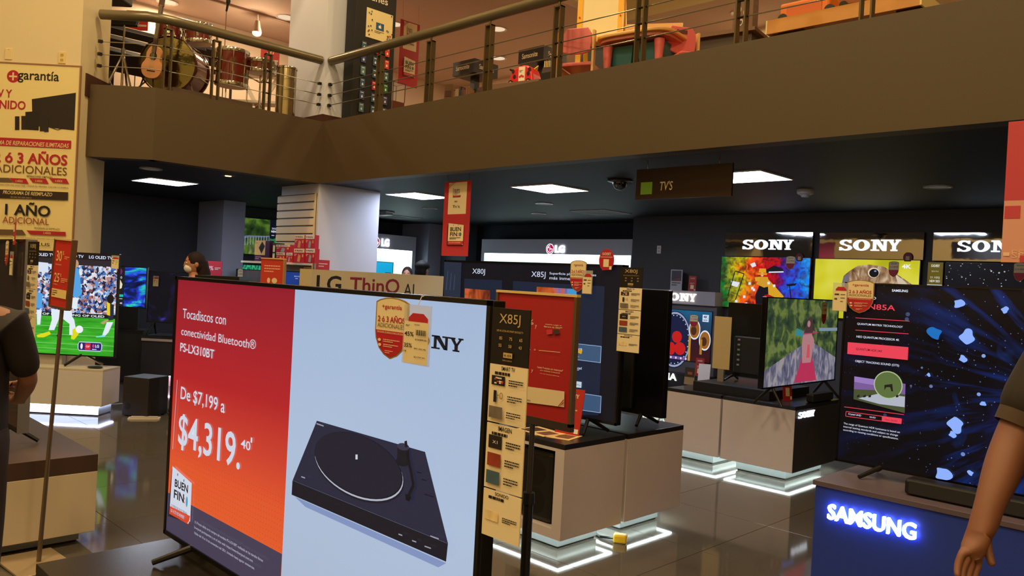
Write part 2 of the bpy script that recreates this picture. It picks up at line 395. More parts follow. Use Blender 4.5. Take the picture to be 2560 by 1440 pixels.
def buenfin(m, x, z, w, h, paper, ink, red, peel=True):
    "tear-off calendar sheet reading BUEN FIN"
    m.fl([(x-.06*w,z-.04*h),(x+w*.97,z-.04*h),(x+w*.97,z+.1*h),(x,z+.95*h),(x-.06*w,z+.9*h)], ink)
    m.fl([(x,z),(x+w,z),(x+w,z+h*.9),(x,z+h)], paper)
    m.fl([(x,z),(x+w*.93,z),(x+w,z+.05*h),(x+w,z+h*.17),(x,z+h*.17)], red)
    m.text('18-16 DE NOVIEMBRE', x+.1*w, z+.07*h, .75*w, .045*h, paper)
    m.text('BUEN', x+.14*w, z+.62*h, .7*w, .19*h, ink, .02); m.text('FIN', x+.14*w, z+.39*h, .46*w, .19*h, ink, .02)
    m.ell(x+.8*w, z+.48*h, .08*w, .085*h, ink, 14); m.ell(x+.8*w, z+.48*h, .055*w, .06*h, M((60,160,170), .5) if red is not _RE else E((90,190,200)), 12)
    m.ell(x+.67*w, z+.53*h, .025*w, .02*h, red, 8); m.ell(x+.67*w, z+.43*h, .025*w, .02*h, red, 8)
    m.bars(x+.12*w, z+.34*h, .72*w, 2, .055*h, .028*h, ink, 3)
    for q in (.35,.68): m.ell(x+q*w, z+.9*h, .02*w, .018*h, ink, 8)
_RE = E((215,70,40))
def red_banner(name, label, loc, rz, w, h, word, wire):
    t = thing(name, label, 'banner', loc, rz); red = M((190,46,50), .6); pap = M((240,222,180), .6); m = MB()
    m.box(-w/2,w/2,-.004,.004,0,h, red); m.build('sheet', t); m = MB(); m.y = -.0045
    m.rect(-w*.33,w*.36,h*.56,h*.985, pap)
    for k in range(3): m.fl([(-w*.33,h*(.945-k*.02)),(-w*.33,h*(.955-k*.02)),(-w*(.18-k*.05),h*.985),(-w*(.21-k*.05),h*.985)], red)
    buenfin(m, -w*.14, h*.79, w*.28, h*.13, pap, INK, red)
    m.text('en', -.02*w, h*.72, w*.1, h*.018, INK, .01, al='C'); m.text(word, 0, h*.645, w*(.26 if len(word) < 6 else .45), h*.035, INK, .01, al='C')
    buenfin(m, -w*.25, h*.15, w*.58, h*.29, pap, INK, red); m.build('print', t)
    for sx in (-.42,.4): MB().tube([(sx*w,0,h-.01),(sx*w+.012,0,h+.02),(sx*w,0,h+wire)], .003, CHROME, 6).build('hook', t)
    return t
bl = PY(1136,640,5.34)
red_banner('hanging_banner', "long red banner reading BUEN FIN en Tv's hanging below the gallery edge", (PY(1136,640,5.34).x, 5.34, bl.z), 0, .40, 2.45-bl.z+.03, "Tv´s", ZC-2.48)
b2 = PX(1018,215,-9.6)
red_banner('gallery_banner', 'red hanging banner on the gallery beside the gift card tower', (-9.6, b2.y, b2.z), 90, .36, .95, 'Gameeta', ZU-b2.z-.95)
# big pink-red banner cut by the frame
o = PY(2500,655,5.0); w, h = 1.2, 1.0
t = thing('sale_banner', 'large pale red sale banner with peach lower half under the gallery edge', 'banner', (o.x+w/2, 5.02, o.z))
hh = PY(2513,306,5.02).z-o.z
red, pch = M((196,64,76), .6), M((222,160,140), .6)
MB().box(-w/2,w/2,-.004,.004,0,hh, pch).build('sheet', t); m = MB(); m.y = -.0045
m.rect(-w/2,w/2,hh*.44,hh, red); m.rect(-w/2+.1,w/2,hh*.42,hh*.97, M((182,34,42), .6)); m.rect(-w/2+.005,-w/2+.08,hh*.31,hh*.4, red)
m.text('CLASICA', -w/2+.105, hh*.335, .3, .042, INK, .0); m.rect(-w/2+.1,w/2,hh*.3,hh*.303, red); m.text('SEGURO', -w/2+.05, hh*.03, .25, .03, M((236,190,160), .6)); m.text('ESPACIO', -w/2+.05, hh*.055, .25, .025, M((236,190,160), .6))
m.rect(-w/2+.01,-w/2+.04,hh*.045,hh*.07, M((240,205,170), .6)); m.rect(-w/2+.09,w/2,0,hh*.05, red); m.text('C', -w/2+.1, hh*.8, .03, .03, pch); m.build('print', t)
for sx in (-.55,.55): MB().tube([(sx,0,hh-.01),(sx,.06,hh+.01),(sx,.14,ZC-o.z-.004)], .003, CHROME, 6).build('hook', t)

# ================================================================ gallery railing
RAIL = M((112,102,78), .3, .35, noise=.05); POST = M((96,84,58), .35, .45)
def railing(name, label, path, posts, ends):
    t = thing(name, label, 'railing', (0,0,0)); zr = 4.02
    MB().tube([(x,y,zr) for x,y in path], .05, RAIL, 16).build('handrail', t, True)
    pm = None
    for x, y, a in posts:
        if pm is None:
            m = MB()
            for s in (-.035,.035): m.box(s-.006,s+.006,-.028,.028,Z2,zr-.09, POST)
            m.box(-.041,.041,-.028,.028,zr-.1,zr-.088, POST).cyl((0,0,zr-.09),(0,0,zr-.03),.012,.012, POST, 8)
            for z in (3.74,3.61,3.49): m.cyl((-.05,0,z),(.05,0,z),.008,.008, DKMET, 6)
            pm = m.build('post', t); p = pm
        else: p = pm.copy(); COL.objects.link(p)
        p.location = (x,y,0); p.rotation_euler = (0,0,a)
    for z in (3.74,3.61,3.49):
        MB().tube([(x,y,z) for x,y in path], .005, STEEL, 6).build('cable', t)
        for (x,y) in ends: MB().box(x-.02,x+.02,y-.02,y+.02,z-.016,z+.016, DKMET).build('cable_clamp', t, bevel=.004)
XS = [-7.37,-6.5,-5.62,-4.74,-3.85,-2.96,-2.07,-1.18]
railing('gallery_railing', 'steel tube and cable railing in front of the toys', [(-8.38,5.22),(4.9,5.22)], [(x,5.22,0) for x in XS], [(-8.375,5.22)])
kp = Vector((-8.45,3.24)); pe = kp+DG*.62
arc = [(-8.45,5.13),(-8.45,3.6),(-8.455,3.42),(-8.48,3.28)]+[(kp.x+DG.x*s, kp.y+DG.y*s) for s in (.12,.3,.62)]
ps = [PX(672,130,-8.45).y, PX(543,90,-8.45).y]
pk = PD(395,60,8.3)
railing('gallery_railing', 'bent steel tube and cable railing in front of the drum kit', arc, [(-8.45,ps[0],math.pi/2),(-8.45,ps[1],math.pi/2),(-8.47,3.33,math.pi/2)], [(-8.45,5.12),(arc[-1][0]+.02,arc[-1][1])])

# ================================================================ gallery: lights and music corner
for p, s in (((-9.4,8.89),16),((-10.6,10.08),16),((-11.8,10.95),0),((-5.93,10.45),14),((-7.4,10.9),0),((-12.7,4.95),14),((-11.79,6.47),16),((-10.61,7.73),16),((-10.3,4.4),14),((-6.7,7.6),0)):
    z = ZU if not (p[0] > cx and p[1] < cy) else ZU+.9
    downlight((*p,z), .16, 'round recessed downlight in the gallery ceiling', 'gallery downlights', spot=s*2.2, lit=(255,225,190), s=.8)
for x, y in ((-6.2,6.6),(-3.5,6.6),(-.8,6.6)): lamp('gallery_bay_light', (x,y,ZU+.85), 30, (1,.70,.34), .3)
t = thing('track_spot', 'track spotlight with a glowing round bulb over the drum kit', 'spot light', (-11.95,6.07,ZU))
MB().box(-.02,.02,-1.3,.9,-.035,0, M((150,120,100), .5)).build('track', t)
MB().cyl((0,0,-.14),(0,0,-.035),.012,.012, WHITEP, 8).build('stem', t)
MB().lathe((0,0,-.32), [(.075,0),(.07,.03),(.05,.1),(.035,.18)], M((170,140,115), .5), 16).build('housing', t, True)
MB().ball((0,0,-.33), .07,.07,.05, E((255,215,150), 9), 14, 8).build('bulb', t, True)
lamp('track_spot_light', (-11.9,6.05,ZU-.5), 18, (1,.75,.45), .06, 'POINT')

WOODR = M((96,26,14), .22, noise=.35, scale=14, coat=.6); CH = CHROME
def drum(m_par, r, h, lugs, name='shell', head=(225,205,180), headz=True):
    pass
def drum_parts(t, c, r, h, tilt=(0,0,0), lugs=8, bottom=(222,190,150)):
    mt = Matrix.Translation(c) @ Matrix.Rotation(tilt[0],4,'X') @ Matrix.Rotation(tilt[1],4,'Y')
    MB().lathe((0,0,0), [(r,0),(r,h)], WOODR, 32).xf(mt).build('shell', t, True)
    for z in (-.012,h-.03): MB().lathe((0,0,z), [(r*1.03,0),(r*1.045,.01),(r*1.045,.03),(r*1.03,.042)], CH, 32, False).xf(mt).build('hoop', t, True)
    MB().lathe((0,0,h+.001), [(r*.99,0),(r*.99,.006)], M((230,215,190), .4), 32).xf(mt).build('drum_head', t, True)
    MB().lathe((0,0,-.014), [(r*.99,0),(r*.99,.004)], M(bottom, .4), 32).xf(mt).build('resonant_head', t, True)
    for i in range(lugs):
        a = 2*math.pi*(i+.5)/lugs; x, y = r*math.cos(a), r*math.sin(a); m = MB()
        m.cyl((x*1.06,y*1.06,-.01),(x*1.06,y*1.06,h+.01),.004,.004, CH, 6).box(x-.014,x+.014,y-.014,y+.014,h*.62,h*.62+.04, CH).box(x-.014,x+.014,y-.014,y+.014,h*.25,h*.25+.04, CH)
        m.xf(mt).build('lug', t)
def at(x, y, d): return PD(x, y, d)
# riser under the kit
rz_ = 3.4
ris = MB().box(-9.72,-8.72,3.5,4.42,Z2,rz_, M((90,70,55), .6)).build('display_riser'); tag(ris, 'low brown riser carrying the drum kit on the gallery', 'platform')
dK = 9.25
c = at(437,205,dK); b = at(437,240,dK)
t = thing('bass_drum', 'bass drum with gold reflective head carrying two dark red toms', 'drum', (c.x,c.y,rz_))
r = .31; zc = r+.03
GOLD = M((118,110,70), .14, 1, bump=.5, scale=4)
o3 = Matrix.Translation((0,0,zc)) @ Matrix.Rotation(math.radians(45),4,'Z') @ Matrix.Rotation(math.radians(90),4,'X')
MB().lathe((0,0,-.2), [(r,0),(r,.4)], WOODR, 36).xf(o3).build('shell', t, True)
MB().lathe((0,0,.2), [(r*.98,0),(r*.99,.01),(r*.6,.016),(.01,.018)], GOLD, 36).xf(o3).build('front_head', t, True)
for z in (-.21,.18): MB().lathe((0,0,z), [(r*1.02,0),(r*1.06,.008),(r*1.06,.03),(r*1.02,.04)], M((60,22,14), .25, coat=.5), 36, False).xf(o3).build('hoop', t, True)
for i in range(10):
    a = 2*math.pi*(i+.5)/10; MB().cyl((r*1.05*math.cos(a),r*1.05*math.sin(a),-.2),(r*1.05*math.cos(a),r*1.05*math.sin(a),.2),.006,.006, CH, 6).xf(o3).build('tension_rod', t)
for s in (-1,1): MB().cyl((s*.22*.7+.1,s*.22*.7-.1,.2),(s*.34*.7+.2,s*.34*.7-.2,0),.01,.008, CH, 8).build('spur', t)
lo = lambda px, py, d=dK: PD(px,py,d)-Vector((c.x,c.y,rz_))
q1, q2 = lo(425,100), lo(497,108)
drum_parts(t, q1, .135, .2, (.12,0,0), 6); drum_parts(t, q2, .15, .2, (.1,0,0), 6)
MB().tube([(0,0,zc+r-.02),(0,0,zc+r+.25),q1+Vector((.14,.1,.1))], .013, CH, 8).build('tom_arm', t); MB().tube([(.05,.05,zc+r-.02),(.05,.05,zc+r+.25),q2+Vector((-.1,-.12,.1))], .013, CH, 8).build('tom_arm', t)
def floor_drum(name, label, px, py, d, r, h, legz, n=3, stand=False, riser=True):
    g = PD(px, py, d); zb = (rz_ if riser else Z2)
    t = thing(name, label, 'drum', (g.x,g.y,zb)); hz = g.z-zb
    drum_parts(t, (0,0,hz), r, h, (0,.04,0), 8)
    if stand:
        MB().cyl((0,0,.1),(0,0,hz-.03),.014,.012, CH, 8).build('stand_tube', t)
        for i in range(3): a = 2*math.pi*i/3+.4; MB().tube([(0,0,.3),(.14*math.cos(a),.14*math.sin(a),.12),(.2*math.cos(a),.2*math.sin(a),0.008)], .009, CH, 6).build('leg', t)
        for i in range(3): a = 2*math.pi*i/3; MB().tube([(0,0,hz-.12),(r*.8*math.cos(a),r*.8*math.sin(a),hz-.06),(r*1.05*math.cos(a),r*1.05*math.sin(a),hz+.02)], .008, CH, 6).build('basket_arm', t)
    else:
        for i in range(n): a = 2*math.pi*i/n+.9; x, y = r*1.05*math.cos(a), r*1.05*math.sin(a); MB().tube([(x,y,hz+h*.6),(x,y,.05),(x*1.05,y*1.05,0)], .008, CH, 6).build('leg', t)
    return t
floor_drum('floor_tom', 'large dark red floor tom on thin chrome legs', 577,214,9.35,.175,.4,0)
floor_drum('snare_drum', 'shallow dark red snare drum on a chrome stand', 652,182,9.5,.17,.13,0, stand=True, riser=False)
g = PD(712,285,9.45)
t = thing('tall_metal_drum', 'tall polished metal cylinder beside the white column', 'drum', (g.x,g.y,Z2))
ht = PD(712,172,9.45).z-Z2
MB().lathe((0,0,0), [(.11,0),(.115,.02),(.115,ht)], M((186,176,146), .2, .95), 32).build('shell', t, True); MB().lathe((0,0,ht-.012), [(.12,0),(.124,.012),(.12,.024),(.1,.026)], CH, 32, False).build('rim', t, True)
# music stand on chrome tripod
g = PD(305,200,8.95); t = thing('music_stand', 'black music desk on a chrome tripod stand next to the cream pillar', 'music stand', (g.x,g.y,Z2))
ht = PD(308,60,8.95).z-Z2
MB().cyl((0,0,.2),(0,0,ht),.014,.011, CH, 10).build('pole', t); MB().cyl((0,0,.62),(0,0,.72),.022,.022, CH, 10).build('clamp', t)
for i in range(3):
    a = 2*math.pi*i/3+.3; MB().tube([(0,0,.66),(.16*math.cos(a),.16*math.sin(a),.25),(.22*math.cos(a),.22*math.sin(a),.01)], .012, CH, 8).build('leg', t)
    MB().tube([(0,0,.3),(.155*math.cos(a),.155*math.sin(a),.28)], .008, CH, 6).build('brace', t)
MB().box(-.2,.14,-.02,.02,0,.2, BLACK).xf(Matrix.Translation((0,0,ht-.02))@Matrix.Rotation(YAW,4,'Z')@Matrix.Rotation(-.5,4,'X')).build('desk', t, bevel=.01)
# acoustic guitar
g = PD(368,205,8.78); t = thing('acoustic_guitar', 'small pale orange acoustic guitar on a stand by the railing', 'guitar', (g.x,g.y,Z2), math.degrees(YAW))
zb = PD(368,196,8.78).z-Z2; GW = M((196,138,92), .35, noise=.1, scale=6)
pts = []
for i in range(40):
    a = 2*math.pi*i/40; zz = math.sin(a); w = .108*abs(math.cos(a))**.8*(1.0-.28*zz)*(1-.28*math.exp(-((zz-.15)/.25)**2)); pts.append(((w if math.cos(a) > 0 else -w), zb+.18+.18*zz))
gm = Matrix.Rotation(.12,4,'Y')
MB().prism(pts[::-1], -.04, .04, GW).xf(gm).build('body', t, True)
m = MB(); m.y = -.041; m.ell(0, zb+.24, .04, .045, M((30,18,12), .6)); m.xf(gm).build('sound_hole', t); m = MB(); m.y = -.041; m.rect(-.045,.045,zb+.07,zb+.085, M((50,28,18), .5)); m.xf(gm).build('bridge', t)
MB().box(-.022,.022,-.055,-.035,zb+.28,zb+.78, M((60,34,20), .4)).xf(gm).build('neck', t); MB().box(-.03,.03,-.06,-.04,zb+.78,zb+.9, M((80,44,24), .4)).xf(gm).build('headstock', t, bevel=.006)
m = MB(); [m.cyl((x,-.06,zb+.08),(x*.8,-.062,zb+.8),.0008,.0008, CH, 4) for x in (-.018,-.011,-.004,.004,.011,.018)]; m.xf(gm).build('strings', t)
m = MB(); [m.tube([(sx*.12,-.06,0.008),(sx*.05,.02,zb+.02),(sx*.02,.06,zb+.25)], .009, BLACK, 6) for sx in (-1,1)]; m.build('stand', t)
# tiers of keyboards
KEYW = M((210,190,165), .4)
for i, (px, py, d, ln) in enumerate(((380,112,10.95,1.4),(385,140,10.45,1.35),(370,168,9.95,1.3),(520,140,12.1,1.1))):
    g = PD(px, py, d)
    t = thing('digital_keyboard', ['black digital keyboard on the highest rack tier behind the drums','black digital keyboard on the second rack tier behind the drums','black digital keyboard on the lowest rack tier behind the drums','black digital keyboard lying beside the bass drum on the rack'][i], 'keyboard', (g.x,g.y,g.z), 90)
    tl = Matrix.Rotation(math.radians(-38),4,'X')
    MB().box(-ln/2,ln/2,-.15,.15,-.04,.04, MATT).xf(tl).build('case', t, bevel=.01)
    MB().box(-ln/2+.05,ln/2-.05,-.145,-.03,.04,.05, KEYW).xf(tl).build('white_keys', t)
    m = MB()
    for k in range(int(ln/.023)-5):
        if k%7 not in (2,6): m.box(-ln/2+.07+k*.023,-ln/2+.081+k*.023,-.1,-.028,.05,.058, BLACK)
    m.xf(tl).build('black_keys', t)
    for x in (-ln*.36,ln*.36): MB().box(x-.015,x+.015,.02,.05,Z2-g.z,-.02, MATT).build('stand_leg', t); MB().box(x-.015,x+.015,-.16,.2,Z2-g.z,Z2-g.z+.02, MATT).build('stand_foot', t)
g = PD(292,2,9.0); t = thing('speaker_cabinet', 'black loudspeaker on a tall stand partly behind the cream pillar', 'loudspeaker', (g.x-.02,g.y,Z2), 45)
MB().box(-.16,.12,-.15,.15,g.z-Z2-.02,g.z-Z2+.5, MATT).build('cabinet', t, bevel=.02); MB().cyl((-.12,0,0),(-.12,0,g.z-Z2),.022,.022, BLACK, 10).build('pole', t)
for i in range(3): a = 2*math.pi*i/3; MB().tube([(-.12,0,.5),(-.12+.3*math.cos(a),.3*math.sin(a),.01)], .012, BLACK, 6).build('leg', t)
# mic stand
g = PD(556,235,10.25); t = thing('microphone_stand', 'thin chrome microphone stand rising behind the floor tom', 'microphone', (g.x,g.y,Z2)); ht = PD(559,28,10.25).z-Z2
MB().cyl((0,0,0),(0,0,ht),.007,.006, CH, 8).build('pole', t); MB().lathe((0,0,0), [(.13,0),(.13,.015),(.02,.03)], BLACK, 20).build('base', t, True)
MB().lathe((0,0,ht), [(.012,0),(.016,.08),(.026,.1),(.03,.13),(.02,.155)], M((50,50,52), .4), 14).xf(Matrix.Translation((0,0,ht))@Matrix.Rotation(.35,4,'Y')@Matrix.Translation((0,0,-ht))).build('microphone', t, True)
def pole_sign(name, label, px, py, d, w, h, txt, rz):
    g = PD(px, py, d); t = thing(name, label, 'sign', (g.x,g.y,Z2), rz); zc_ = g.z-Z2
    MB().box(-w/2,w/2,-.006,.006,zc_,zc_+h, M((176,40,36), .6)).build('panel', t); m = MB(); m.y = -.0065
    m.text(txt, -w*.2, zc_+h*.55, w*.4, h*.2, M((230,200,170), .6)); m.rect(-w*.35,w*.45,zc_+h*.2,zc_+h*.3, M((205,175,140), .6)); m.build('print', t)
    MB().cyl((0,.01,0),(0,.01,zc_+.02),.008,.008, STEEL, 8).build('pole', t); MB().box(-.15,.15,-.1,.12,0,.01, STEEL).build('base', t)
pole_sign('sale_sign', 'red thirty percent sale sign on a pole among the keyboards', 342,76,11.1,.3,.27,'30%',45)
pole_sign('sale_sign', 'red sale sign reading 40 on a pole behind the snare drum', 674,165,11.2,.26,.28,'40',45)
g = PD(646,260,10.3); t = thing('keyboard_stand', 'white angular keyboard stand behind the floor tom', 'stand', (g.x,g.y,Z2), 45); WH = M((235,225,210), .4)
zz = PD(646,190,10.3).z-Z2
for s in (-1,1): MB().hexa([(s*-.25-.03,-.02,0),(s*-.25+.03,-.02,0),(s*-.25+.03,.02,0),(s*-.25-.03,.02,0)],[(s*.25-.03,-.02,zz),(s*.25+.03,-.02,zz),(s*.25+.03,.02,zz),(s*.25-.03,.02,zz)], WH).build('leg', t)
MB().box(-.35,.35,-.15,.15,zz,zz+.03, WH).build('top', t); MB().box(-.28,.3,-.12,.12,zz*.55,zz*.55+.03, WH).build('shelf', t)
mx = MB().box(-.12,.12,-.1,.1,0,.1, MATT).build('stage_piano_module'); tag(mx, 'small black sound module on the white keyboard stand', 'sound module'); place(mx, (g.x,g.y,Z2+zz+.03), 45)
# ================================================================ gallery: shop displays
a, b = PX(889,40,-8.15), PX(990,40,-8.15)
x0 = a.y; w = b.y-a.y
t = thing('gift_card_tower', 'tall black gift card tower beside the column', 'display stand', (-8.15,(a.y+b.y)/2,Z2), 90)
MB().box(-w/2,w/2,0,.2,0,2.05, MATT).build('tower_body', t, bevel=.005)
m = MB(); m.y = -.001; m.text('iTunes', -.02, PX(950,8,-8.15).z-Z2, w*.62, .085, M((235,225,205), .5), .01, al='C'); m.build('title', t)
pa, pb = PX(916,92,-8.15), PX(918,18,-8.15); z0, z1 = pa.z-Z2, pb.z-Z2
m = MB(); m.y = -.001; m.box(-w*.24,w*.42,-.006,-.001,z0,z1, M((232,215,160), .5)); m.y = -.0065
m.rect(.0,w*.2,z0+.12,z0+.21, M((40,90,130), .5)); ap = M((240,235,225), .5); xc, zc = w*.1, z0+.163
m.ell(xc-.008,zc,.014,.018,ap,14); m.ell(xc+.008,zc,.014,.018,ap,14); m.ell(xc+.022,zc+.004,.008,.009,M((40,90,130), .5),10); m.ell(xc+.005,zc+.026,.004,.008,ap,8)
m.bars(-.02, z0+.105, w*.24, 2, .016, .006, INK, 4)
r = random.Random(5)
for i in range(22):
    x = r.choice((r.uniform(-w*.22,-w*.1), r.uniform(w*.26,w*.4))); z = r.uniform(z0+.02,z1-.03); cc = r.choice(((180,50,50),(40,40,40),(60,120,70),(200,120,40),(60,70,110)))
    m.fl([(x,z),(x+.016,z+.004),(x+.013,z+.02),(x-.003,z+.017)], M(cc,.5))
m.build('poster', t)
CC = [(60,95,120),(70,110,120),(190,50,60),(60,80,130),(50,110,60),(60,90,120),(90,130,140),(70,75,120),(60,90,110)]
k = 0
for row in range(6):
    for col in range(3):
        x = -w*.27+col*w*.29; z = z0-.17-row*.148
        if z < .05: continue
        c_ = (210,70,50) if (col == 2 and row < 2) else CC[(row*3+col*2) % 9]
        m = MB().box(x-.033,x+.033,-.014,-.01,z,z+.105, M(c_, .35)); m.y = -.0145
        m.ell(x,z+.035,.012,.014, M((235,230,220), .5), 10); m.ell(x+.002,z+.053,.003,.006, M((235,230,220), .5), 6); m.rect(x-.02,x+.02,z+.08,z+.09, M((220,220,220), .5))
        m.build('gift_card', t); MB().cyl((x,0,z+.1),(x,-.03,z+.1),.002,.002, CHROME, 6).build('peg', t)
g = PY(985,260,6.6); o = thing('glass_case', 'small clear display case with thin dark edges', 'display case', (g.x+.02,6.6,Z2)); h_ = g.z-Z2+.28
MB().box(-.12,.08,-.1,.1,0,g.z-Z2+.02, M((120,70,50), .5)).build('plinth', o)
m = MB(); ed = M((60,45,35), .4)
for x in (-.12,.08):
    for y in (-.1,.1): m.box(x-.004,x+.004,y-.004,y+.004,g.z-Z2+.02,h_, ed)
m.box(-.12,.08,-.1,-.094,h_-.006,h_, ed).box(-.12,.08,.094,.1,h_-.006,h_, ed).box(-.12,-.114,-.1,.1,h_-.006,h_, ed).box(.074,.08,-.1,.1,h_-.006,h_, ed); m.build('edge_frame', o)
MB().box(-.115,.075,-.095,.095,g.z-Z2+.02,h_-.006, M((240,240,240), .02, alpha=.12)).build('glass', o)

SBL = M((28,22,20), .45)
def luggage_tower(label, npx, npy, lpx, d, seed, cont):
    n = PD(npx, npy, d); zt = n.z-Z2; wl = n.x-PY(lpx, npy+13, n.y).x
    t = thing('luggage_display', label, 'display stand', (n.x,n.y,Z2)); hh = .2; wd = wl*1.0
    hd = MB().box(-wl,0,0,wd,zt-hh,zt, SBL).build('header', t)
    m = MB(); m.y = -.001; lt = M((235,215,180), .4); m.text('Samsonite', -wl*.85, zt-hh*.66, wl*.62, hh*.36, lt, .01)
    m.build('lettering', hd)
    m = MB(); m.y = -.001; m.text('Samsonite', wd*.2, zt-hh*.66, wd*.62, hh*.36, lt, .01); m.xf(Matrix.Rotation(math.radians(90),4,'Z')).build('lettering', hd)
    MB().box(-wl*.6,-wl*.4,wd*.4,wd*.6,0,zt-hh, SBL).build('core', t)
    for z in (zt-hh-.42,zt-hh-.75): MB().box(-wl*.95,-.03,.04,wd*.95,z,z+.02, SBL).build('shelf', t)
    return t, n, wl, wd, zt, hh
t, n, wl, wd, zt, hh = luggage_tower('black luggage brand tower filled with books and small goods', 1187,145,1133,11.6,1,True)
r = random.Random(3); cols = [(150,110,70),(200,180,150),(120,80,60),(170,60,50),(90,80,70),(210,190,140),(110,60,70),(60,60,60)]
for z in (zt-hh-.40,zt-hh-.73):
    for side in (0,1):
        q = .03 if side == 0 else .17
        while q < (wl*.66 if side == 0 else wd*.85):
            th = r.uniform(.018,.045); h2 = r.uniform(.17,.25); m = MB().box(0,th,0,.1,0,h2, M(r.choice(cols), .6)); m.box(.002,th-.002,.003,.101,.003,h2-.003, M((225,210,180), .7)); bk = m.build('book')
            if side == 0: place(bk, (n.x-wl+q, n.y+.045, Z2+z+.0005))
            else: place(bk, (n.x-.035, n.y+q, Z2+z+.0005), 90)
            tag(bk, 'book on the %s shelf of the goods filled luggage tower, %s' % ('upper' if z > zt-hh-.5 else 'lower', 'below the whole name' if side == 0 else 'furniture side'), 'book', 'goods on the luggage tower'); q += th+.006
for s in (0,1):
    for z in (zt-hh-.2,zt-hh-.5): MB().tube([(-wl*.9 if s == 0 else -.05,.1+.6*s*wd,z),(-wl*1.12 if s == 0 else .06,.05+.6*s*wd,z+.02),(-wl*1.2 if s == 0 else .1,.05+.6*s*wd,z+.06)], .006, SBL, 6).build('hook', t)
g = PD(1150,190,11.75); bg = MB().box(-.07,.07,-.03,.03,0,.22, M((120,90,60), .7, bump=.3)); bg.box(-.05,.05,-.04,-.03,.03,.12, M((90,64,40), .7)); bg = bg.build('hanging_pouch', None, bevel=.012); tag(bg, 'brown pouch hanging on the left hook of the luggage tower', 'bag'); place(bg, (n.x-wl*1.12,n.y+.0,Z2+zt-hh-.33), 20)
t, n2, wl, wd, zt, hh = luggage_tower('black luggage brand tower standing behind the ladybird suitcase', 1360,112,1297,10.8,2,False)
# dark handbag on that tower
g = PY(1372,195,n2.y-.35); hb = thing('handbag', 'dark striped handbag leaning by the luggage tower', 'bag', (g.x+.05,n2.y-.35,g.z), 20)
MB().hexa([(-.14,-.06,0),(.14,-.06,0),(.14,.06,0),(-.14,.06,0)],[(-.1,-.03,.2),(.1,-.03,.2),(.1,.03,.2),(-.1,.03,.2)], M((58,34,24), .6, bump=.4)).build('bag_body', hb, bevel=.01)
m = MB()
for i in range(9): m.box(-.09+i*.022,-.08+i*.022,-.052,-.04,.12,.2, M((210,190,120), .5))
m.build('fringe', hb); MB().tube([(-.08,0,.19),(-.05,0,.28),(.05,0,.28),(.08,0,.19)], .008, M((40,24,18), .5), 6).build('handle', hb)
pn = MB().box(-.3,.3,-.22,.22,0,g.z-Z2, SBL).build('display_plinth'); tag(pn, 'dark plinth under the striped handbag', 'plinth'); place(pn, (g.x+.05,n2.y-.35,Z2), 0)
# ladybird ride-on suitcase
g = PD(1312,218,9.0); zl = g.z
pn = MB().box(-.35,.35,-.25,.25,0,zl-Z2, M((120,90,70), .6)).build('display_plinth'); tag(pn, 'plinth under the ladybird suitcase', 'plinth'); place(pn, (g.x,g.y,Z2), 10)
t = thing('ride_on_suitcase', 'red ladybird ride-on suitcase with black spots and white paper band', 'suitcase', (g.x,g.y,zl), 12); RD = M((214,36,40), .35)
prof = [(-.155,.03),(-.155,.06),(-.135,.13),(-.115,.185),(-.06,.2),(.02,.225),(.08,.215),(.12,.19),(.15,.12),(.16,.05),(.155,.03)]
MB().prism(prof, -.1, .1, RD).build('shell', t, bevel=.02)
for s in (-1,1): MB().box(-.02,.06,s*.1-.012 if s < 0 else .1-.003,s*.1+.003 if s < 0 else .112,.04,.2, M((238,225,200), .6)).build('paper_band', t)
m = MB(); m.y = -.115
for x, z in ((.02,.1),(.0,.09),(.04,.09)): m.ell(x,z,.014,.012, M((205,50,50), .5), 10)
m.bars(-.01,.16,.05,2,.014,.005, INK, 2); m.build('band_print', t)
m = MB(); m.y = -.103
for x, z in ((-.08,.1),(.1,.12),(.115,.165),(-.1,.16)): m.ell(x,z,.02,.024, M((25,18,18), .5), 14)
m.build('spots', t)
for x in (-.12,.11):
    for y in (-.105,.105): wh = MB().cyl((x,y-.012,.03),(x,y+.012,.03),.032,.032, BLACK, 16).cyl((x,y-.015,.03),(x,y+.015,.03),.016,.016, M((235,225,190), .4), 12).build('wheel', t)
MB().tube([(-.12,-.05,.18),(-.17,-.05,.2),(-.17,.05,.2),(-.12,.05,.18)], .012, BLACK, 8).build('horn_grip', t); MB().tube([(.13,-.03,.18),(.16,0,.22),(.13,.03,.18)], .008, M((200,180,60), .5), 6).build('strap', t)

# children's furniture
PINK = M((222,108,108), .4); PWOOD = M((224,178,112), .45, noise=.12, scale=9); YEL = M((240,180,30), .4)
def kid_chair(label, px, py, d, rz):
    g = PD(px, py, d); t = thing('child_chair', label, 'chair', (g.x,g.y,Z2), rz)
    sh = .3
    MB().prism([(-.15,sh),(.15,sh),(.16,sh+.02),(.13,sh+.035),(-.13,sh+.035),(-.16,sh+.02)], -.17, .13, PINK).build('seat', t, bevel=.01)
    bk = [(-.13,.42),(-.14,.5),(-.135,.58),(-.1,.635),(.1,.635),(.135,.58),(.14,.5),(.13,.42),(.05,.4),(-.05,.4)]
    MB().prism(bk, .12, .145, PINK).build('backrest', t, bevel=.008)
    m = MB(); m.y = .119; m.rect(-.05,.05,.57,.605, M((90,50,45), .6)); m.build('grip_slot', t)
    for s in (-1,1):
        MB().prism([(.155 if s > 0 else -.175,0),(.175 if s > 0 else -.155,0),(.175 if s > 0 else -.155,.6),(.155 if s > 0 else -.175,.6)], .12, .17, PWOOD).build('back_post', t)
        MB().box(.155 if s > 0 else -.175,.175 if s > 0 else -.155,-.17,.12,0,sh-.002, PWOOD).build('side_panel', t)
    return t
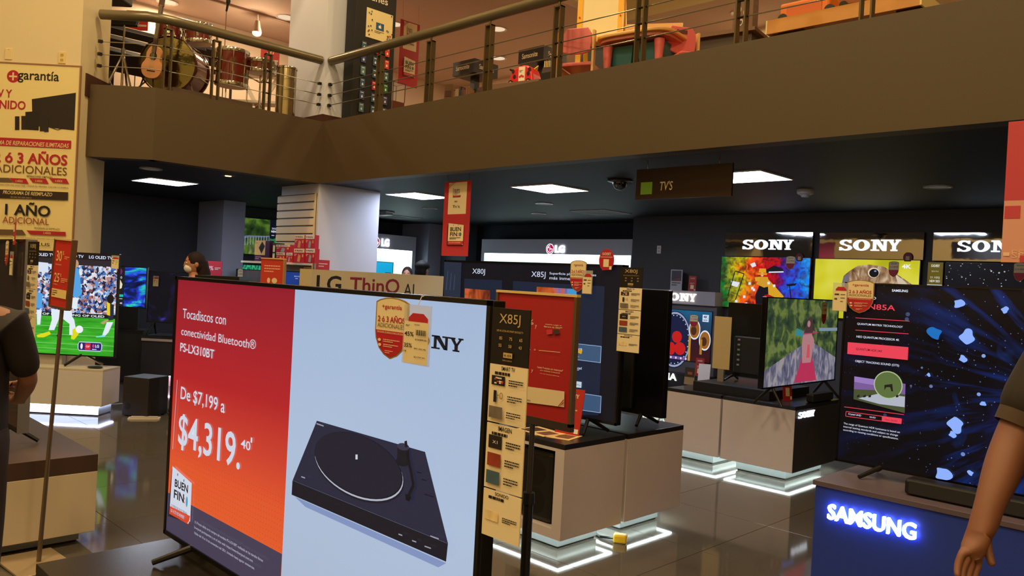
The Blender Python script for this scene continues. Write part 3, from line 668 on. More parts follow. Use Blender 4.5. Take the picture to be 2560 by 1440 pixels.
kid_chair('pink and wood child chair with its back to the cable railing', 1450,215,7.28,200)
kid_chair('pink and wood child chair drawn up to the toy table', 1716,185,6.85,60)
g = PD(1606,170,7.12); t = thing('child_table', 'pink childrens play table with tan rounded top and teal bins', 'table', (g.x,g.y,Z2), 8)
ztop = PD(1508,88,7.05).z-Z2; TAN = M((222,170,96), .4)
pts = []
for i in range(48): a = 2*math.pi*i/48; c_, s_ = math.cos(a), math.sin(a); pts.append((.37*abs(c_)**.45*(1 if c_ > 0 else -1), .3*abs(s_)**.45*(1 if s_ > 0 else -1)))
MB().slab(pts, ztop-.03, ztop, TAN).build('tabletop', t, bevel=.008); MB().slab([(x*.93,y*.92) for x,y in pts], ztop-.06, ztop-.03, M((190,110,80), .5)).build('apron', t)  # apron stands in for the top's underside, its shade put into the darker colour
for sx in (-1,1):
    for sy in (-1,1): MB().lathe((sx*.25,sy*.19,0), [(.035,0),(.03,ztop*.5),(.045,ztop-.08)], PINK, 14).build('leg', t, True)
for sx in (-1,1): MB().hexa([(sx*.15-.1,-.13,ztop-.3),(sx*.15+.1,-.13,ztop-.3),(sx*.15+.1,.13,ztop-.3),(sx*.15-.1,.13,ztop-.3)],[(sx*.15-.13,-.16,ztop-.085),(sx*.15+.13,-.16,ztop-.085),(sx*.15+.13,.16,ztop-.085),(sx*.15-.13,.16,ztop-.085)], M((50,110,115), .45)).build('storage_bin', t)
MB().box(-.27,.27,-.2,.2,.12,.15, PINK).build('lower_tray', t)
g2 = PD(1630,45,7.35); bd = MB().box(-.01,.02,-.25,.25,0,.13, PWOOD).build('wood_board'); tag(bd, 'upright light wooden board standing on the play table', 'board'); place(bd, (g.x+.08,g.y+.03,Z2+ztop), -60)
# easel
g = PD(1497,120,7.75); t = thing('easel', 'yellow framed childrens white board easel with tray', 'easel', (g.x,g.y,Z2), 26); zt = PD(1497,108,7.75).z-Z2
for s in (-1,1): MB().box(s*.2-.025,s*.2+.025,-.02,.02,.0,1.35, YEL).build('frame_post', t); [MB().cyl((s*.2,-.028,z),(s*.2,-.018,z),.008,.008, REDP, 8).build('screw', t) for z in (zt+.25,zt+.6)]
MB().box(-.176,.176,-.01,.01,zt+.03,1.3, M((236,222,168), .45)).build('board', t); MB().box(-.225,.225,-.02,.02,1.3,1.35, YEL).build('top_rail', t)
MB().prism([(-.225,zt-.03),(.225,zt-.03),(.225,zt+.03),(-.225,zt+.03)], -.14, -.02, YEL).build('tray', t, bevel=.012)
for s in (-1,1): MB().hexa([(s*.2-.02,.5,0),(s*.2+.02,.5,0),(s*.2+.02,.54,0),(s*.2-.02,.54,0)],[(s*.2-.02,.03,1.3),(s*.2+.02,.03,1.3),(s*.2+.02,.06,1.3),(s*.2-.02,.06,1.3)], YEL).build('rear_leg', t)
# low dark toy table with books behind
g = PD(1520,150,9.0); o = MB().box(-.3,.3,-.2,.2,0,PD(1520,125,9.0).z-Z2-.02, M((36,34,44), .5)); o.box(-.33,.33,-.23,.23,PD(1520,125,9.0).z-Z2-.02,PD(1520,125,9.0).z-Z2, M((46,44,52), .5)); o = o.build('toy_chest'); tag(o, 'dark toy chest behind the yellow easel', 'chest'); place(o, (g.x,g.y,Z2), 26)
# wooden display bench with goods
a, b = PY(1917,86,5.75), PY(2300,0,5.75); z0 = a.z-Z2; z1 = PY(1917,52,5.75).z-Z2; ln = b.x-a.x
t = thing('display_bench', 'long light wooden display bench behind the railing', 'bench', (a.x,5.75,Z2)); WD = M((206,144,66), .45, noise=.14, scale=5)
MB().box(0,ln,0,.02,z0,z1, WD).build('front_board', t); MB().box(-.012,0,-.002,.5,z0,z1, M((236,214,150), .5)).build('end_cap', t); MB().box(ln,ln+.012,-.002,.5,z0,z1, M((236,214,150), .5)).build('end_cap', t)
MB().box(0,ln,.02,.5,z1-.025,z1-.002, WD).build('bench_top', t)
for x in (.12,ln-.12): MB().box(x-.05,x+.05,.05,.45,0,z1-.025, M((70,50,36), .6)).build('leg', t)
top = Z2+z1
bx = thing('toy_box', 'orange plastic tool case toy lying on the wooden bench', 'toy', (PY(2020,30,5.95).x,6.0,top)); OR = M((226,120,24), .4)
MB().box(-.2,.2,-.12,.12,0,.16, OR).build('case', bx, bevel=.02); MB().box(-.14,.14,-.125,-.118,.03,.13, M((205,100,18), .45)).build('front_panel', bx, bevel=.004); MB().tube([(-.07,0,.155),(-.06,0,.2),(.06,0,.2),(.07,0,.155)], .012, BLACK, 8).build('handle', bx)
for s in (-.17,.2): MB().cyl((s,-.13,.035),(s,-.1,.035),.04,.04, BLACK, 14).build('wheel', bx)
tk = thing('toy_truck', 'black and orange toy vehicle beside the orange case on the bench', 'toy', (PY(2075,15,5.9).x+.19,5.9,top), 10)
MB().box(-.1,.1,-.05,.05,.03,.09, M((150,80,30), .5)).build('body', tk, bevel=.01); MB().box(.0,.09,-.045,.045,.09,.14, BLACK).build('cab', tk, bevel=.01)
for x in (-.07,.07):
    for y in (-.055,.055): MB().cyl((x,y-.01,.03),(x,y+.01,.03),.03,.03, BLACK, 12).build('wheel', tk)
# shelf with boxed game left of the bench
g = PD(1800,75,7.3); zt = PD(1790,55,7.3).z-Z2
t = thing('display_table', 'dark wooden display table with leaflets behind the railing', 'table', (g.x,g.y,Z2), 8); zt = PD(1840,72,7.0).z-Z2
MB().box(-.34,.4,-.2,.25,zt-.03,zt, M((110,80,48), .5, noise=.1)).build('tabletop', t); MB().box(-.3,.36,-.16,.2,zt-.14,zt-.03, M((62,44,30), .5)).build('apron', t)
for x in (-.27,.33):
    for y in (-.13,.17): MB().box(x-.03,x+.03,y-.03,y+.03,0,zt-.14, M((62,44,30), .5)).build('leg', t)
for i, (dx, dy, c_) in enumerate(((-.25,-.1,(190,180,140)),(-.18,-.08,(80,120,60)))):
    bk = MB().box(-.08,.08,-.05,.05,0,.012, M(c_, .6)).box(-.079,.081,-.049,.049,.003,.009, M((235,225,200), .7)).build('leaflet'); place(bk, (g.x+dx,g.y+dy,Z2+zt+.0005+i*.0125), 15+i*20)
    tag(bk, ['cream leaflet lying at the end of the dark gallery table','green booklet lying over a leaflet on the dark gallery table'][i], 'booklet')
g3 = PD(1850,22,7.15); t3 = thing('boxed_game', 'boxed picture game standing on the dark gallery table', 'box', (g.x+.22,g.y+.05,Z2+zt), -20)
MB().box(-.13,.13,-.03,.03,0,.34, M((112,86,70), .5, noise=.25, scale=20)).build('carton', t3); m = MB(); m.y = -.031
for x, z, r_ in ((-.05,.24,.03),(.04,.2,.035),(-.02,.12,.03),(.06,.1,.02)): m.ell(x,z,r_,r_, M((200,190,175), .5), 14); m.ell(x,z,r_*.6,r_*.6, M((70,60,60), .5), 12)
m.build('picture', t3)
# ================================================================ builders for the shop floor
BEZ = M((14,13,14), .25); GLASSOFF = M((10,10,11), .06, spec=.6); LEDW = E((225,245,240), 26); LEDB = E((200,212,255), 26)
PLINTH = M((150,155,155), .25, .3); WPED = M((208,198,203), .4, noise=.02); DTOP = M((30,28,29), .3)
def tv(label, x, y, zs, w, h, rz=0, zb=.06, screen=None, art=None, q=None, feet=True, bez=.012, thick=.045, cat='television', back=False):
    """television, front glass at local y = 0 facing local -y, standing on level zs; art is drawn from the screen's lower left corner"""
    t = thing('television', label, cat, (x,y,zs), rz)
    MB().box(-w/2,w/2,.006,thick,zb,zb+h, BEZ).build('housing', t, bevel=.003)
    m = MB()
    for a in ((-w/2,w/2,zb,zb+bez*1.3),(-w/2,w/2,zb+h-bez,zb+h),(-w/2,-w/2+bez,zb,zb+h),(w/2-bez,w/2,zb,zb+h)): m.box(a[0],a[1],-.002,.006,a[2],a[3], BEZ)
    m.build('bezel', t)
    W, Hh = w-2*bez, h-2.3*bez
    sc = MB().add([(0,0,0),(W,0,0),(W,0,Hh),(0,0,Hh)], [(0,1,2,3)], screen or GLASSOFF).build('screen', t); sc.location = (-w/2+bez,.004,zb+bez*1.3)
    if art:
        m = MB(); m.y = -.0004; art(m, W, Hh); o = m.build('picture', sc)
    if back:
        MB().box(-w*.32,w*.32,thick,thick+.035,zb+.03,zb+h*.55, M((24,24,25), .5)).build('rear_cover', t, bevel=.01)
        m = MB()
        for i in range(6): m.box(w*.2,w*.245,thick+.035,thick+.038,zb+.1+i*.045,zb+.115+i*.045, M((150,150,150), .4))
        m.build('port_labels', t)
    if feet:
        for s in (-1,1):
            MB().tube([(s*w*.36,.02,zb+.01),(s*w*.40,-.1,.012)], [.013,.01], DKMET, 8).tube([(s*w*.36,.02,zb+.01),(s*w*.40,.14,.012)], [.013,.01], DKMET, 8).build('foot', t)
    return t
class Plane:
    """maps photo pixels to the plane of a screen whose lower left corner is known"""
    def __init__(s, f, axis, u0, v0): s.f, s.a, s.u0, s.v0 = f, axis, u0, v0
    def __call__(s, x, y):
        p = s.f(x, y); return (p.x if s.a == 'x' else p.y)-s.u0, p.z-s.v0
def tx(m, q, s, x0, y0, x1, y1, yt, mat, bold=.0, shear=0):
    u0, v0 = q(x0,y0); u1, _ = q(x1,y1); _, vt = q(x0,yt); m.text(s, u0, v0, u1-u0, vt-v0, mat, bold, shear)
def pol(m, q, pts, mat): m.fl([q(*p) for p in pts], mat)
def sony(m, x, z, w, h, mat, d=.0):
    """slab serif capitals S O N Y"""
    m.y -= .0004; y0, y1 = m.y-d, m.y
    def P(pts):
        pts = [(x+a*w, z+b*h) for a, b in pts]
        if d: m.prism(pts, y0, y1, mat)
        else: m.add([(a,y1,b) for a,b in pts], [tuple(range(len(pts)))], mat)
    def ring(cx_, rx, tx_, tz, a0=0, a1=360, cz=.5, rz=.5, n=26):
        v = []; f = []
        for i in range(n+1):
            a = math.radians(a0+(a1-a0)*i/n); c, s = math.cos(a), math.sin(a)
            v += [(x+(cx_+rx*c)*w,y0,z+(cz+rz*s)*h),(x+(cx_+(rx-tx_)*c)*w,y0,z+(cz+(rz-tz)*s)*h)]
        f = [(2*i+1,2*i+3,2*i+2,2*i) for i in range(n)]
        if d:
            b = len(v); v += [(p[0],y1,p[2]) for p in v]
            for i in range(n): f += [(2*i,2*i+2,b+2*i+2,b+2*i),(2*i+3,2*i+1,b+2*i+1,b+2*i+3)]
        m.add(v, f, mat)
    # S
    ring(.105,.098,.055,.13,20,270,.735,.265); ring(.105,.105,.058,.13,-165,90,.27,.27)
    P([(.165,.70),(.195,.70),(.195,.98),(.165,.98)]); P([(.003,.02),(.035,.02),(.035,.32),(.003,.32)])
    ring(.37,.135,.075,.14)
    # N
    P([(.53,0),(.66,0),(.66,.12),(.53,.12)]); P([(.565,.1),(.61,.1),(.61,.9),(.565,.9)]); P([(.53,.88),(.65,.88),(.65,1),(.53,1)])
    P([(.57,1),(.65,1),(.775,.0),(.72,.0)]); P([(.735,0),(.775,0),(.775,.9),(.735,.9)]); P([(.69,.88),(.81,.88),(.81,1),(.69,1)])
    # Y
    P([(.795,.88),(.885,.88),(.885,1),(.795,1)]); P([(.925,.88),(1,.88),(1,1),(.925,1)])
    P([(.815,.92),(.87,.92),(.915,.48),(.88,.40)]); P([(.945,.92),(.98,.92),(.92,.40),(.895,.5)]); P([(.875,.08),(.925,.08),(.925,.46),(.875,.46)]); P([(.85,0),(.95,0),(.95,.12),(.85,.12)])
def lg(m, x, z, w, h, mat, logo, face, d=.0):
    r = h*.62; m.ring(x+r, z+h/2, r, r, r*.2, r*.2, face, 28, d=d) if False else None
    m.ell(x+r, z+h/2, r*1.12, r*1.12, face, 28); m.ell(x+r, z+h/2, r, r, logo, 28)
    m.ring(x+r, z+h/2, r*.78, r*.78, r*.13, r*.13, face, 24, 90, 360); m.rect(x+r*.98,x+r*1.72,z+h/2-r*.07,z+h/2+r*.07, face); m.rect(x+r*.93,x+r*1.07,z+h/2-r*.38,z+h/2+r*.38, face); m.ell(x+r*.62,z+h/2+r*.3,r*.12,r*.12, face, 10)
    m.text('LG', x+r*2.5, z, w-r*2.5, h, mat, .05, 0, d)
SHP = [(-.5,.93),(-.38,.97),(-.2,1.0),(0,1.01),(.2,1.0),(.38,.97),(.5,.93),(.5,.45),(.47,.32),(.36,.16),(.2,.06),(0,0),(-.2,.06),(-.36,.16),(-.47,.32),(-.5,.45)]
TAGC = M((238,224,180), .5); TAGR = M((188,30,52), .5); TAGE = M((160,130,60), .4)
def shield(label, loc, rz, w, h, detail=True):
    t = thing('warranty_tag', label, 'tag', loc, rz)
    MB().prism([(a*w,b*h) for a,b in SHP[::-1]][::-1], -.001, .001, TAGE).build('plate', t)
    m = MB(); m.y = -.0011; m.fl([(a*w*.93,h*.03+b*h*.95) for a,b in SHP], TAGC)
    low = [(a*w*.93,h*.03+b*h*.95) for a,b in SHP if b <= .45]
    m.fl([low[0]]+low[1:], TAGR) if not detail else m.fl([(.465*w,h*.46)]+low+[(-.465*w,h*.46)], TAGR)
    m.text('+garantía', 0, h*.8, w*.6, h*.09, TAGR if detail else INK, .01, al='C')
    m.text('2 ó 3 AÑOS', 0, h*.6, w*.82, h*.12, TAGR, .02, al='C')
    if detail:
        m.text('ADICIONALES', 0, h*.51, w*.82, h*.07, M((120,90,50), .5), al='C'); m.text('PROGRAMA DE REPARACIONES ILIMITADAS', 0, h*.415, w*.8, h*.03, TAGC, al='C')
        m.ell(-w*.32,h*.3,w*.05,h*.025, TAGC, 10); m.ell(-w*.3,h*.22,w*.05,h*.025, TAGC, 10); m.bars(-w*.2,h*.32,w*.5,2,.03*h,.012*h, TAGC, 1); m.bars(-w*.18,h*.24,w*.45,2,.03*h,.012*h, TAGC, 2); m.bars(-w*.12,h*.14,w*.24,2,.03*h,.01*h, TAGC, 5)
    m.build('print', t); return t
def price_tag(label, loc, rz, w, h, detail=False):
    t = thing('price_tag', label, 'tag', loc, rz)
    MB().box(-w/2,w/2,-.0015,.0015,0,h, M((225,222,215), .1, alpha=.35)).build('plastic_sleeve', t)
    m = MB(); m.y = -.0018; m.rect(-w*.45,w*.45,h*.02,h*.72, TAGC); m.fl([(-w*.3,h*.72),(w*.42,h*.72),(w*.42,h*.78),(w*.25,h*.86),(-w*.15,h*.86),(-w*.3,h*.78)], M((190,40,50), .5))
    if detail:
        for s, x, z, ww, hh in (('75"',-.4,.63,.16,.03),('45%',-.42,.47,.34,.075),('35%',-.42,.28,.3,.07),('SONY',-.05,.66,.2,.022),('$34,899.00',.0,.41,.42,.03),('$41,362.46',-.02,.26,.44,.03),('18',-.4,.2,.1,.03),('$2,297.91',.0,.12,.4,.03)): m.text(s, x*w, z*h, ww*w, hh*h, INK, .01)
        for i in range(14): m.rect(w*(.02+.028*i),w*(.02+.028*i+.008+.008*(i%3)),h*.5,h*.59, INK, .00002)
    else: m.bars(-w*.36,h*.62,w*.3,2,h*.16,h*.06, INK, 4); m.bars(.05*w,h*.6,w*.3,3,h*.12,h*.025, INK, 6)
    m.build('print', t); return t
def spec_strip(label, loc, rz, w, h, title, light=1.0, dark=.235, name='spec_strip'):
    """tall printed feature strip: black title card above tan cards"""
    t = thing(name, label, 'sign', loc, rz); BK = M((20,16,16), .5); TN = M((240,226,190), .55); GD = M((206,178,120), .5)
    MB().box(-w/2,w/2,-.0015,.0015,h*(1-dark),h, BK).build('title_card', t); segs = ((.50,1-dark,'SMART TV'),(.21,.495,'IMAGEN'),(.0,.205,'SONIDO'))
    m = MB(); m.y = -.002; zt = h*(1-dark); H_ = h*dark
    m.text(title, -w*.3, zt+H_*.68, w*.56, H_*.22, GD, .0); m.text('LED 4K ULTRA HD SMART GOOGLE TV', 0, zt+H_*.58, w*.7, H_*.035, GD, .0, al='C')
    for i, s in enumerate(('85','75','65','55','50','43')): m.text(s, (-.27+.27*(i%3))*w, zt+H_*(.44 if i < 3 else .31), w*.08, H_*.055, GD, .01)
    m.rect(-w*.12,w*.12,zt+H_*.13,zt+H_*.22, GD); m.text('4K HDR', -w*.1, zt+H_*.15, w*.2, H_*.045, BK); m.text('SONY.COM.MX', 0, zt+H_*.07, w*.25, H_*.025, GD, al='C'); m.build('title_print', t)
    for k, (a, b, s) in enumerate(segs):
        MB().box(-w/2,w/2,-.0015,.0015,h*a,h*b-.001, TN).build('card', t); m = MB(); m.y = -.002; hh = h*(b-a); z0 = h*a
        m.text(s, 0, z0+hh*.9, w*.36, min(hh*.07,.03), INK, .01, al='C'); m.bars(-w*.35, z0+hh*.87, w*.7, 1, .01, .006, INK, k)
        n = 3 if k < 2 else 1
        for i in range(n):
            zc = z0+hh*(.72-.27*i if n == 3 else .45); s2 = min(w*.36, hh*.2)
            if k == 0 and i == 1: m.rect(-w*.33,-w*.25,zc-s2*.5,zc+s2*.5, INK); m.ring(-w*.12,zc+s2*.1,s2*.2,s2*.28,s2*.07,s2*.07, M((150,110,60), .5)); m.rect(-w*.25,-w*.18,zc+s2*.08,zc+s2*.16, M((150,110,60), .5))
            elif k == 0 and i == 0:
                m.rect(-w*.42,-w*.06,zc-s2*.4,zc+s2*.4, INK)
                r = random.Random(9)
                for j in range(12): xx = r.uniform(-w*.4,-w*.14); zz = r.uniform(zc-s2*.35,zc+s2*.2); m.rect(xx,xx+w*.06,zz,zz+s2*.13, M(r.choice(((230,225,215),(190,60,40),(90,120,60),(220,220,220))), .5), .0001)
            else:
                cc = [(120,110,100),(34,28,30),(150,60,40),(70,100,120),(225,215,190)][(k*3+i-2) % 5] if k < 2 else (236,214,160)
                m.rect(-w*.42,-w*.06,zc-s2*.5,zc+s2*.5, M(cc, .5, noise=.5, scale=40))
                if cc == (34,28,30): m.text('X1', -w*.24, zc-s2*.12, w*.14, s2*.24, M((220,215,205), .5), .01, al='C')
            m.bars(w*.05, zc+s2*.2, w*.38, 3, s2*.2, s2*.1, INK, k*5+i)
        m.build('card_print', t)
    return t
def qr_free(m, x, z, s): m.rect(x,x+s,z,z+s, M((235,228,210), .5))
def pedestal(label, x0, x1, y0, y1, top, mats, toe=.09, rec=.1, led=None, tt=.03, rz=0, group=None, over=0, sides=(1,1,1,1)):
    cx_, cy_ = (x0+x1)/2, (y0+y1)/2; w, d = (x1-x0)/2, (y1-y0)/2
    t = thing('display_pedestal', label, 'pedestal', (cx_,cy_,0), rz)
    body, tm = mats
    MB().box(-w,w,-d,d,toe,top-tt, body).build('body', t, bevel=.003); MB().box(-w-over,w+over,-d-over,d+over,top-tt+.0005,top, tm).build('top', t, bevel=.002)
    MB().box(-w+rec,w-rec,-d+rec,d-rec,.012,toe, PLINTH).build('plinth', t); MB().box(-w+rec+.01,w-rec-.01,-d+rec+.01,d-rec-.01,0,.012, BLACK).build('base', t)
    if led:
        for a in ((-w+.03,w-.03,-d+.03,-d+.045),(-w+.03,w-.03,d-.045,d-.03),(-w+.03,-w+.045,-d+.05,d-.05),(w-.045,w-.03,-d+.05,d-.05)): MB().box(*a, toe-.006, toe-.0005, led).build('led_strip', t)
    return t
def red_card(label, loc, rz, w, h, tilt=0, words='SONY'):
    t = thing('promo_card', label, 'card', loc, rz); R_ = M((176,34,26), .5); mt = Matrix.Rotation(tilt,4,'X')
    MB().box(-w/2,w/2,-.002,.002,.001,h, R_).xf(mt).build('sheet', t); m = MB(); m.y = -.0025
    sony(m, -w*.3, h*.8, w*.6, h*.08, M((240,225,205), .5)); m.bars(-w*.3,h*.66,w*.6,1,.01,h*.03, M((90,20,16), .5), 1); m.bars(-w*.3,h*.55,w*.6,2,h*.06,h*.025, M((240,200,180), .5), 2); m.rect(-w*.22,w*.22,h*.14,h*.4, M((235,215,160), .5)); m.rect(w*.28,w*.45,h*.04,h*.14, M((230,225,215), .5)); m.xf(mt).build('print', t)
    MB().box(-w*.3,w*.3,-.002,.07,0,.002, R_).build('stand_flap', t); return t

# ================================================================ foreground row: turntable advert television
YA = 1.18; a, b, c = PY(440,692,YA), PY(1228,752,YA), PY(402,1328,YA)
XA0, XA1, ZA0, ZA1 = a.x, b.x, c.z, a.z+.002; ZPA = ZA0-.05
pedestal('black topped pedestal under the turntable advert television', XA0-.08, XA1+.15, .80, 1.7, ZPA, (M((40,36,34), .5), M((44,40,36), .22, noise=.1)), rz=0)
wA, hA = XA1-XA0, ZA1-ZA0; bz = .011
qA = Plane(lambda x,y: PY(x,y,YA), 'x', XA0+bz, ZA0+bz*1.3)
n = NT('advert_picture'); W_, H_ = wA-2*bz, hA-2.3*bz
uB = qA(735,722)[0]
gz = n.ramp(n.rng(n.z, 0, H_), [(0,(226,98,45)),(.28,(222,86,44)),(.42,(205,66,46)),(.62,(178,36,40)),(1,(146,28,44))])
dots = n.math('LESS_THAN', n.voro(62, st=(1,1,1), rnd=0), .12); low = n.math('MULTIPLY', dots, n.math('LESS_THAN', n.z, H_*.33))
gz = n.mix(n.math('MULTIPLY', low, .45), gz, (190,40,30))
wz = n.ramp(n.math('ADD', n.math('MULTIPLY', n.rng(n.z,0,H_), .8), n.math('MULTIPLY', n.noise(1.2,1), .2)), [(0,(168,182,204)),(.5,(172,190,216)),(1,(158,180,212))])
adv = n.done(n.mix(n.math('LESS_THAN', n.x, uB), wz, gz))
def artA(m, W, Hh):
    q = qA; wt = E((205,212,226)); dk = E((70,62,84)); bk = E((24,24,38))
    l0 = q(404,1224)[1]; r0 = q(688,1378)
    m.fl([(0,0),(uB,0),(uB,r0[1]),(0,l0)], dk)
    tx(m,q,'Tocadiscos con',454.4,795,561.6,816,771,wt,.0); tx(m,q,'conectividad Bluetooth®',451,837,637,876,816,wt,.0); tx(m,q,'PS-LX310BT',448.6,878,533,897,856,wt,.012)
    tx(m,q,'De $7,199 a',449.6,1002,560,1034,965,wt,.01); tx(m,q,'$4,319.',443,1122,598,1178,1030,wt,.014); tx(m,q,'40',601,1119,625,1128,1096,wt,.012); tx(m,q,'1',626,1106,630,1107,1093,wt,.012)
    m.line([q(443.3,950),q(431.7,1123)], .0025, wt)
    # sheet reading BUEN FIN
    m.fl([q(430,1172),q(480,1212),q(474,1308),q(420,1290)], E((40,34,44))); pap = E((206,212,226)); pol(m,q,[(424,1284),(476,1304),(480,1208),(432,1165)],pap); ro = _RE
    pol(m,q,[(424,1284),(472,1311),(476,1290),(425.5,1265)],ro); pol(m,q,[(469,1309),(473,1308),(475,1300)],pap)
    tx(m,q,'BUEN',438,1216,471,1233,1196,bk,.025); tx(m,q,'FIN',436,1244,461,1258,1222,bk,.025)
    u,v = q(469,1254); m.ell(u,v,.008,.018,E((70,160,180)),14); u,v = q(464,1246); m.ell(u,v,.0025,.004,ro,8); u,v = q(464,1256); m.ell(u,v,.0025,.004,ro,8)
    for p in ((447,1186),(463,1201)): u,v = q(*p); m.ell(u,v,.003,.005,bk,8)
    u,v = q(432,1256); m.text('LO MEJOR DEL FIN DE SEMANA', u,v-.016,.13,.012,bk); m.text('MÁS BARATO DEL AÑO', u+.01,v-.034,.1,.012,bk); u,v = q(431,1279); m.text('10-16 DE NOVIEMBRE', u,v,.11,.012,pap)
    for s, p0, p1, yt in (('(1) Precio válido en la compra del modelo PS-LX310BT realizada en las tiendas físicas',(491,1308),(662,1403),1300),('Liverpool participantes y en el sitio web: https://www.liverpool.com.mx',(490,1321),(637,1402),1313),('Válido del 10 al 16 de noviembre del 2021, limitado hasta agotar existencias.',(490,1335),(642,1420),1327)): tx(m,q,s,p0[0],p0[1],p1[0],p1[1],yt,E((190,190,205)))
    u0,v0 = q(1002,858); u1,_ = q(1164,870); _,vt = q(1002,826); sony(m,u0,v0,u1-u0,vt-v0,E((16,16,26)))
    # record player
    f = lambda x,y: q(400+x/1.894, 680+y/1.894)
    def g(pts, c_): m.fl([f(*p) for p in pts], c_)
    g([(650,1062),(1368,1375),(1330,1395),(700,1110)], E((128,146,190)))
    g([(640,985),(755,703),(1268,850),(1377,1283)][::1], E((38,39,60))); g([(636,1052),(640,985),(1377,1283),(1368,1368)], E((24,23,34)))
    def el(cx_,cy_,A,B,ang,c_,n_=44):
        t = math.radians(ang); g([(cx_+A*math.cos(k)*math.cos(t)-B*math.sin(k)*math.sin(t), cy_+A*math.cos(k)*math.sin(t)+B*math.sin(k)*math.cos(t)) for k in [2*math.pi*i/n_ for i in range(n_)]], c_)
    el(958,930,228,138,28,E((26,26,40))); el(957,922,226,136,28,E((176,180,194))); el(956,914,225,135,28,E((20,20,30))); el(955,912,222,132,28,E((30,30,46)))
    g([(942,885),(942,862),(952,862),(952,885)], E((205,208,216)))
    el(1166,895,32,22,10,E((20,20,30))); g([(1140,895),(1143,815),(1198,835),(1196,900)], E((22,22,32))); el(1170,825,29,17,12,E((52,52,72))); g([(1176,800),(1188,795),(1192,825),(1180,828)], E((20,20,30)))
    m.line([f(1188,850),f(1212,960),f(1221,1005),f(1195,1062)], .009, E((16,16,24))); g([(1183,1045),(1212,1060),(1203,1082),(1186,1076)], E((14,14,22)))
    for x,y in ((1262,975),(1276,1045),(1240,940),(1300,1052)): g([(x,y),(x+22,y+6),(x+21,y+11),(x-1,y+5)], E((18,18,28)))
    for x,y,w_ in ((765,712,34),(1155,1232,18),(1220,1262,20),(1280,1288,30),(1308,1240,40),(696,962,18)): g([(x,y),(x+w_,y+w_*.35),(x+w_,y+w_*.35+6),(x,y+6)], E((150,152,168)))
tvA = tv('large television showing a turntable price advert in red and pale blue', (XA0+XA1)/2, YA, ZPA, wA, hA, 0, .05, adv, artA, bez=bz)
p = PY(975,898,YA-.012); q2_ = PY(975,745,YA-.012); w_ = PY(1017,820,YA-.012).x-PY(935,820,YA-.012).x
shield('cream and red shield warranty tag on the turntable advert television', (p.x,YA-.012,p.z), 0, w_, q2_.z-p.z)
p = PY(1038,912,YA-.016); q2_ = PY(1038,762,YA-.016); w_ = PY(1070,840,YA-.016).x-PY(1003,840,YA-.016).x
pt = price_tag('tan price ticket in a clear sleeve on the turntable advert television', (p.x,YA-.016,p.z), 0, w_, q2_.z-p.z, True)
MB().tube([(0,0,q2_.z-p.z),(.004,.006,q2_.z-p.z+.02),(0,.02,PY(1040,738,YA).z-p.z)], .0012, WHITEP, 5).build('string', pt)
p0, p1, pb = PY(1234,768,YA-.004), PY(1328,778,YA-.004), PY(1243,1347,YA-.004)
spec_strip('tall printed X85J feature strip beside the turntable advert television', ((p0.x+p1.x)/2,YA-.004,pb.z), 0, p1.x-p0.x, p0.z-pb.z, 'X85J', dark=.245)
g = PZ(382,1385,ZPA); t = thing('subwoofer', 'black box subwoofer behind the turntable advert television', 'subwoofer', (XA0-.02,1.42,ZPA), 6)
MB().box(-.1,.1,-.13,.13,.004,.25, M((34,28,25), .5)).build('cabinet', t, bevel=.006); [MB().cyl((sx*.07,sy*.1,0),(sx*.07,sy*.1,.006),.012,.012, BLACK, 8).build('foot', t) for sx in (-1,1) for sy in (-1,1)]; MB().cyl((.1,0,.1),(.102,0,.1),.04,.04, MATT, 18).build('port', t)

# left neighbour: switched off television on a white pedestal
pL = PZ(246,1135,.47)
pedestal('white pedestal with thick dark brown top beside the red percent sign', pL.x-1.5, pL.x, pL.y-.95, pL.y, .47, (M((214,200,176), .5), M((74,54,46), .45)), toe=.06, rec=.06, tt=.09)
YL = 1.2; a, b = PY(66,598,YL), PY(57,1092,YL); hL = a.z-b.z; wL = 1.45
tvL = tv('switched off reflective television on the white pedestal beside the person in black', a.x-wL/2, YL, .47, wL, hL, 0, b.z-.47, M((60,50,46), .12, spec=.9), None, bez=.014)
for o in tvL.children:
    if o.name.startswith('bezel'): MB().box(wL/2,wL/2+.012,-.004,.05,b.z-.47,a.z-.47, M((150,150,160), .3, .6)).build('side_trim', tvL); break
p0, p1, pb = PY(70,604,YL-.02), PY(96,608,YL-.02), PY(82,842,YL-.02)
spec_strip('printed feature strip on the side of the switched off television', ((p0.x+p1.x)/2+.012,YL-.02,pb.z), 0, p1.x-p0.x, p0.z-pb.z, 'X80J', dark=.25)
p = PY(16,665,YL-.014); shield('warranty tag on the switched off television', (p.x,YL-.014,p.z), 0, .06, .14); p = PY(34,680,YL-.018); price_tag('price ticket under the red clip on the switched off television', (p.x-.05,YL-.018,p.z-.02), 0, .06, .13)
p = PY(35,612,YL-.02); t = thing('red_clip_tag', 'small red and cream clip tag on top of the switched off television', 'tag', (p.x,YL-.02,p.z)); MB().box(-.018,.018,-.002,.002,0,.12, M((190,60,50), .5)).build('strip', t); m = MB(); m.y = -.0025; m.rect(-.012,.012,.07,.11,TAGC); m.rect(-.012,.012,.02,.045,TAGC); m.build('print', t)
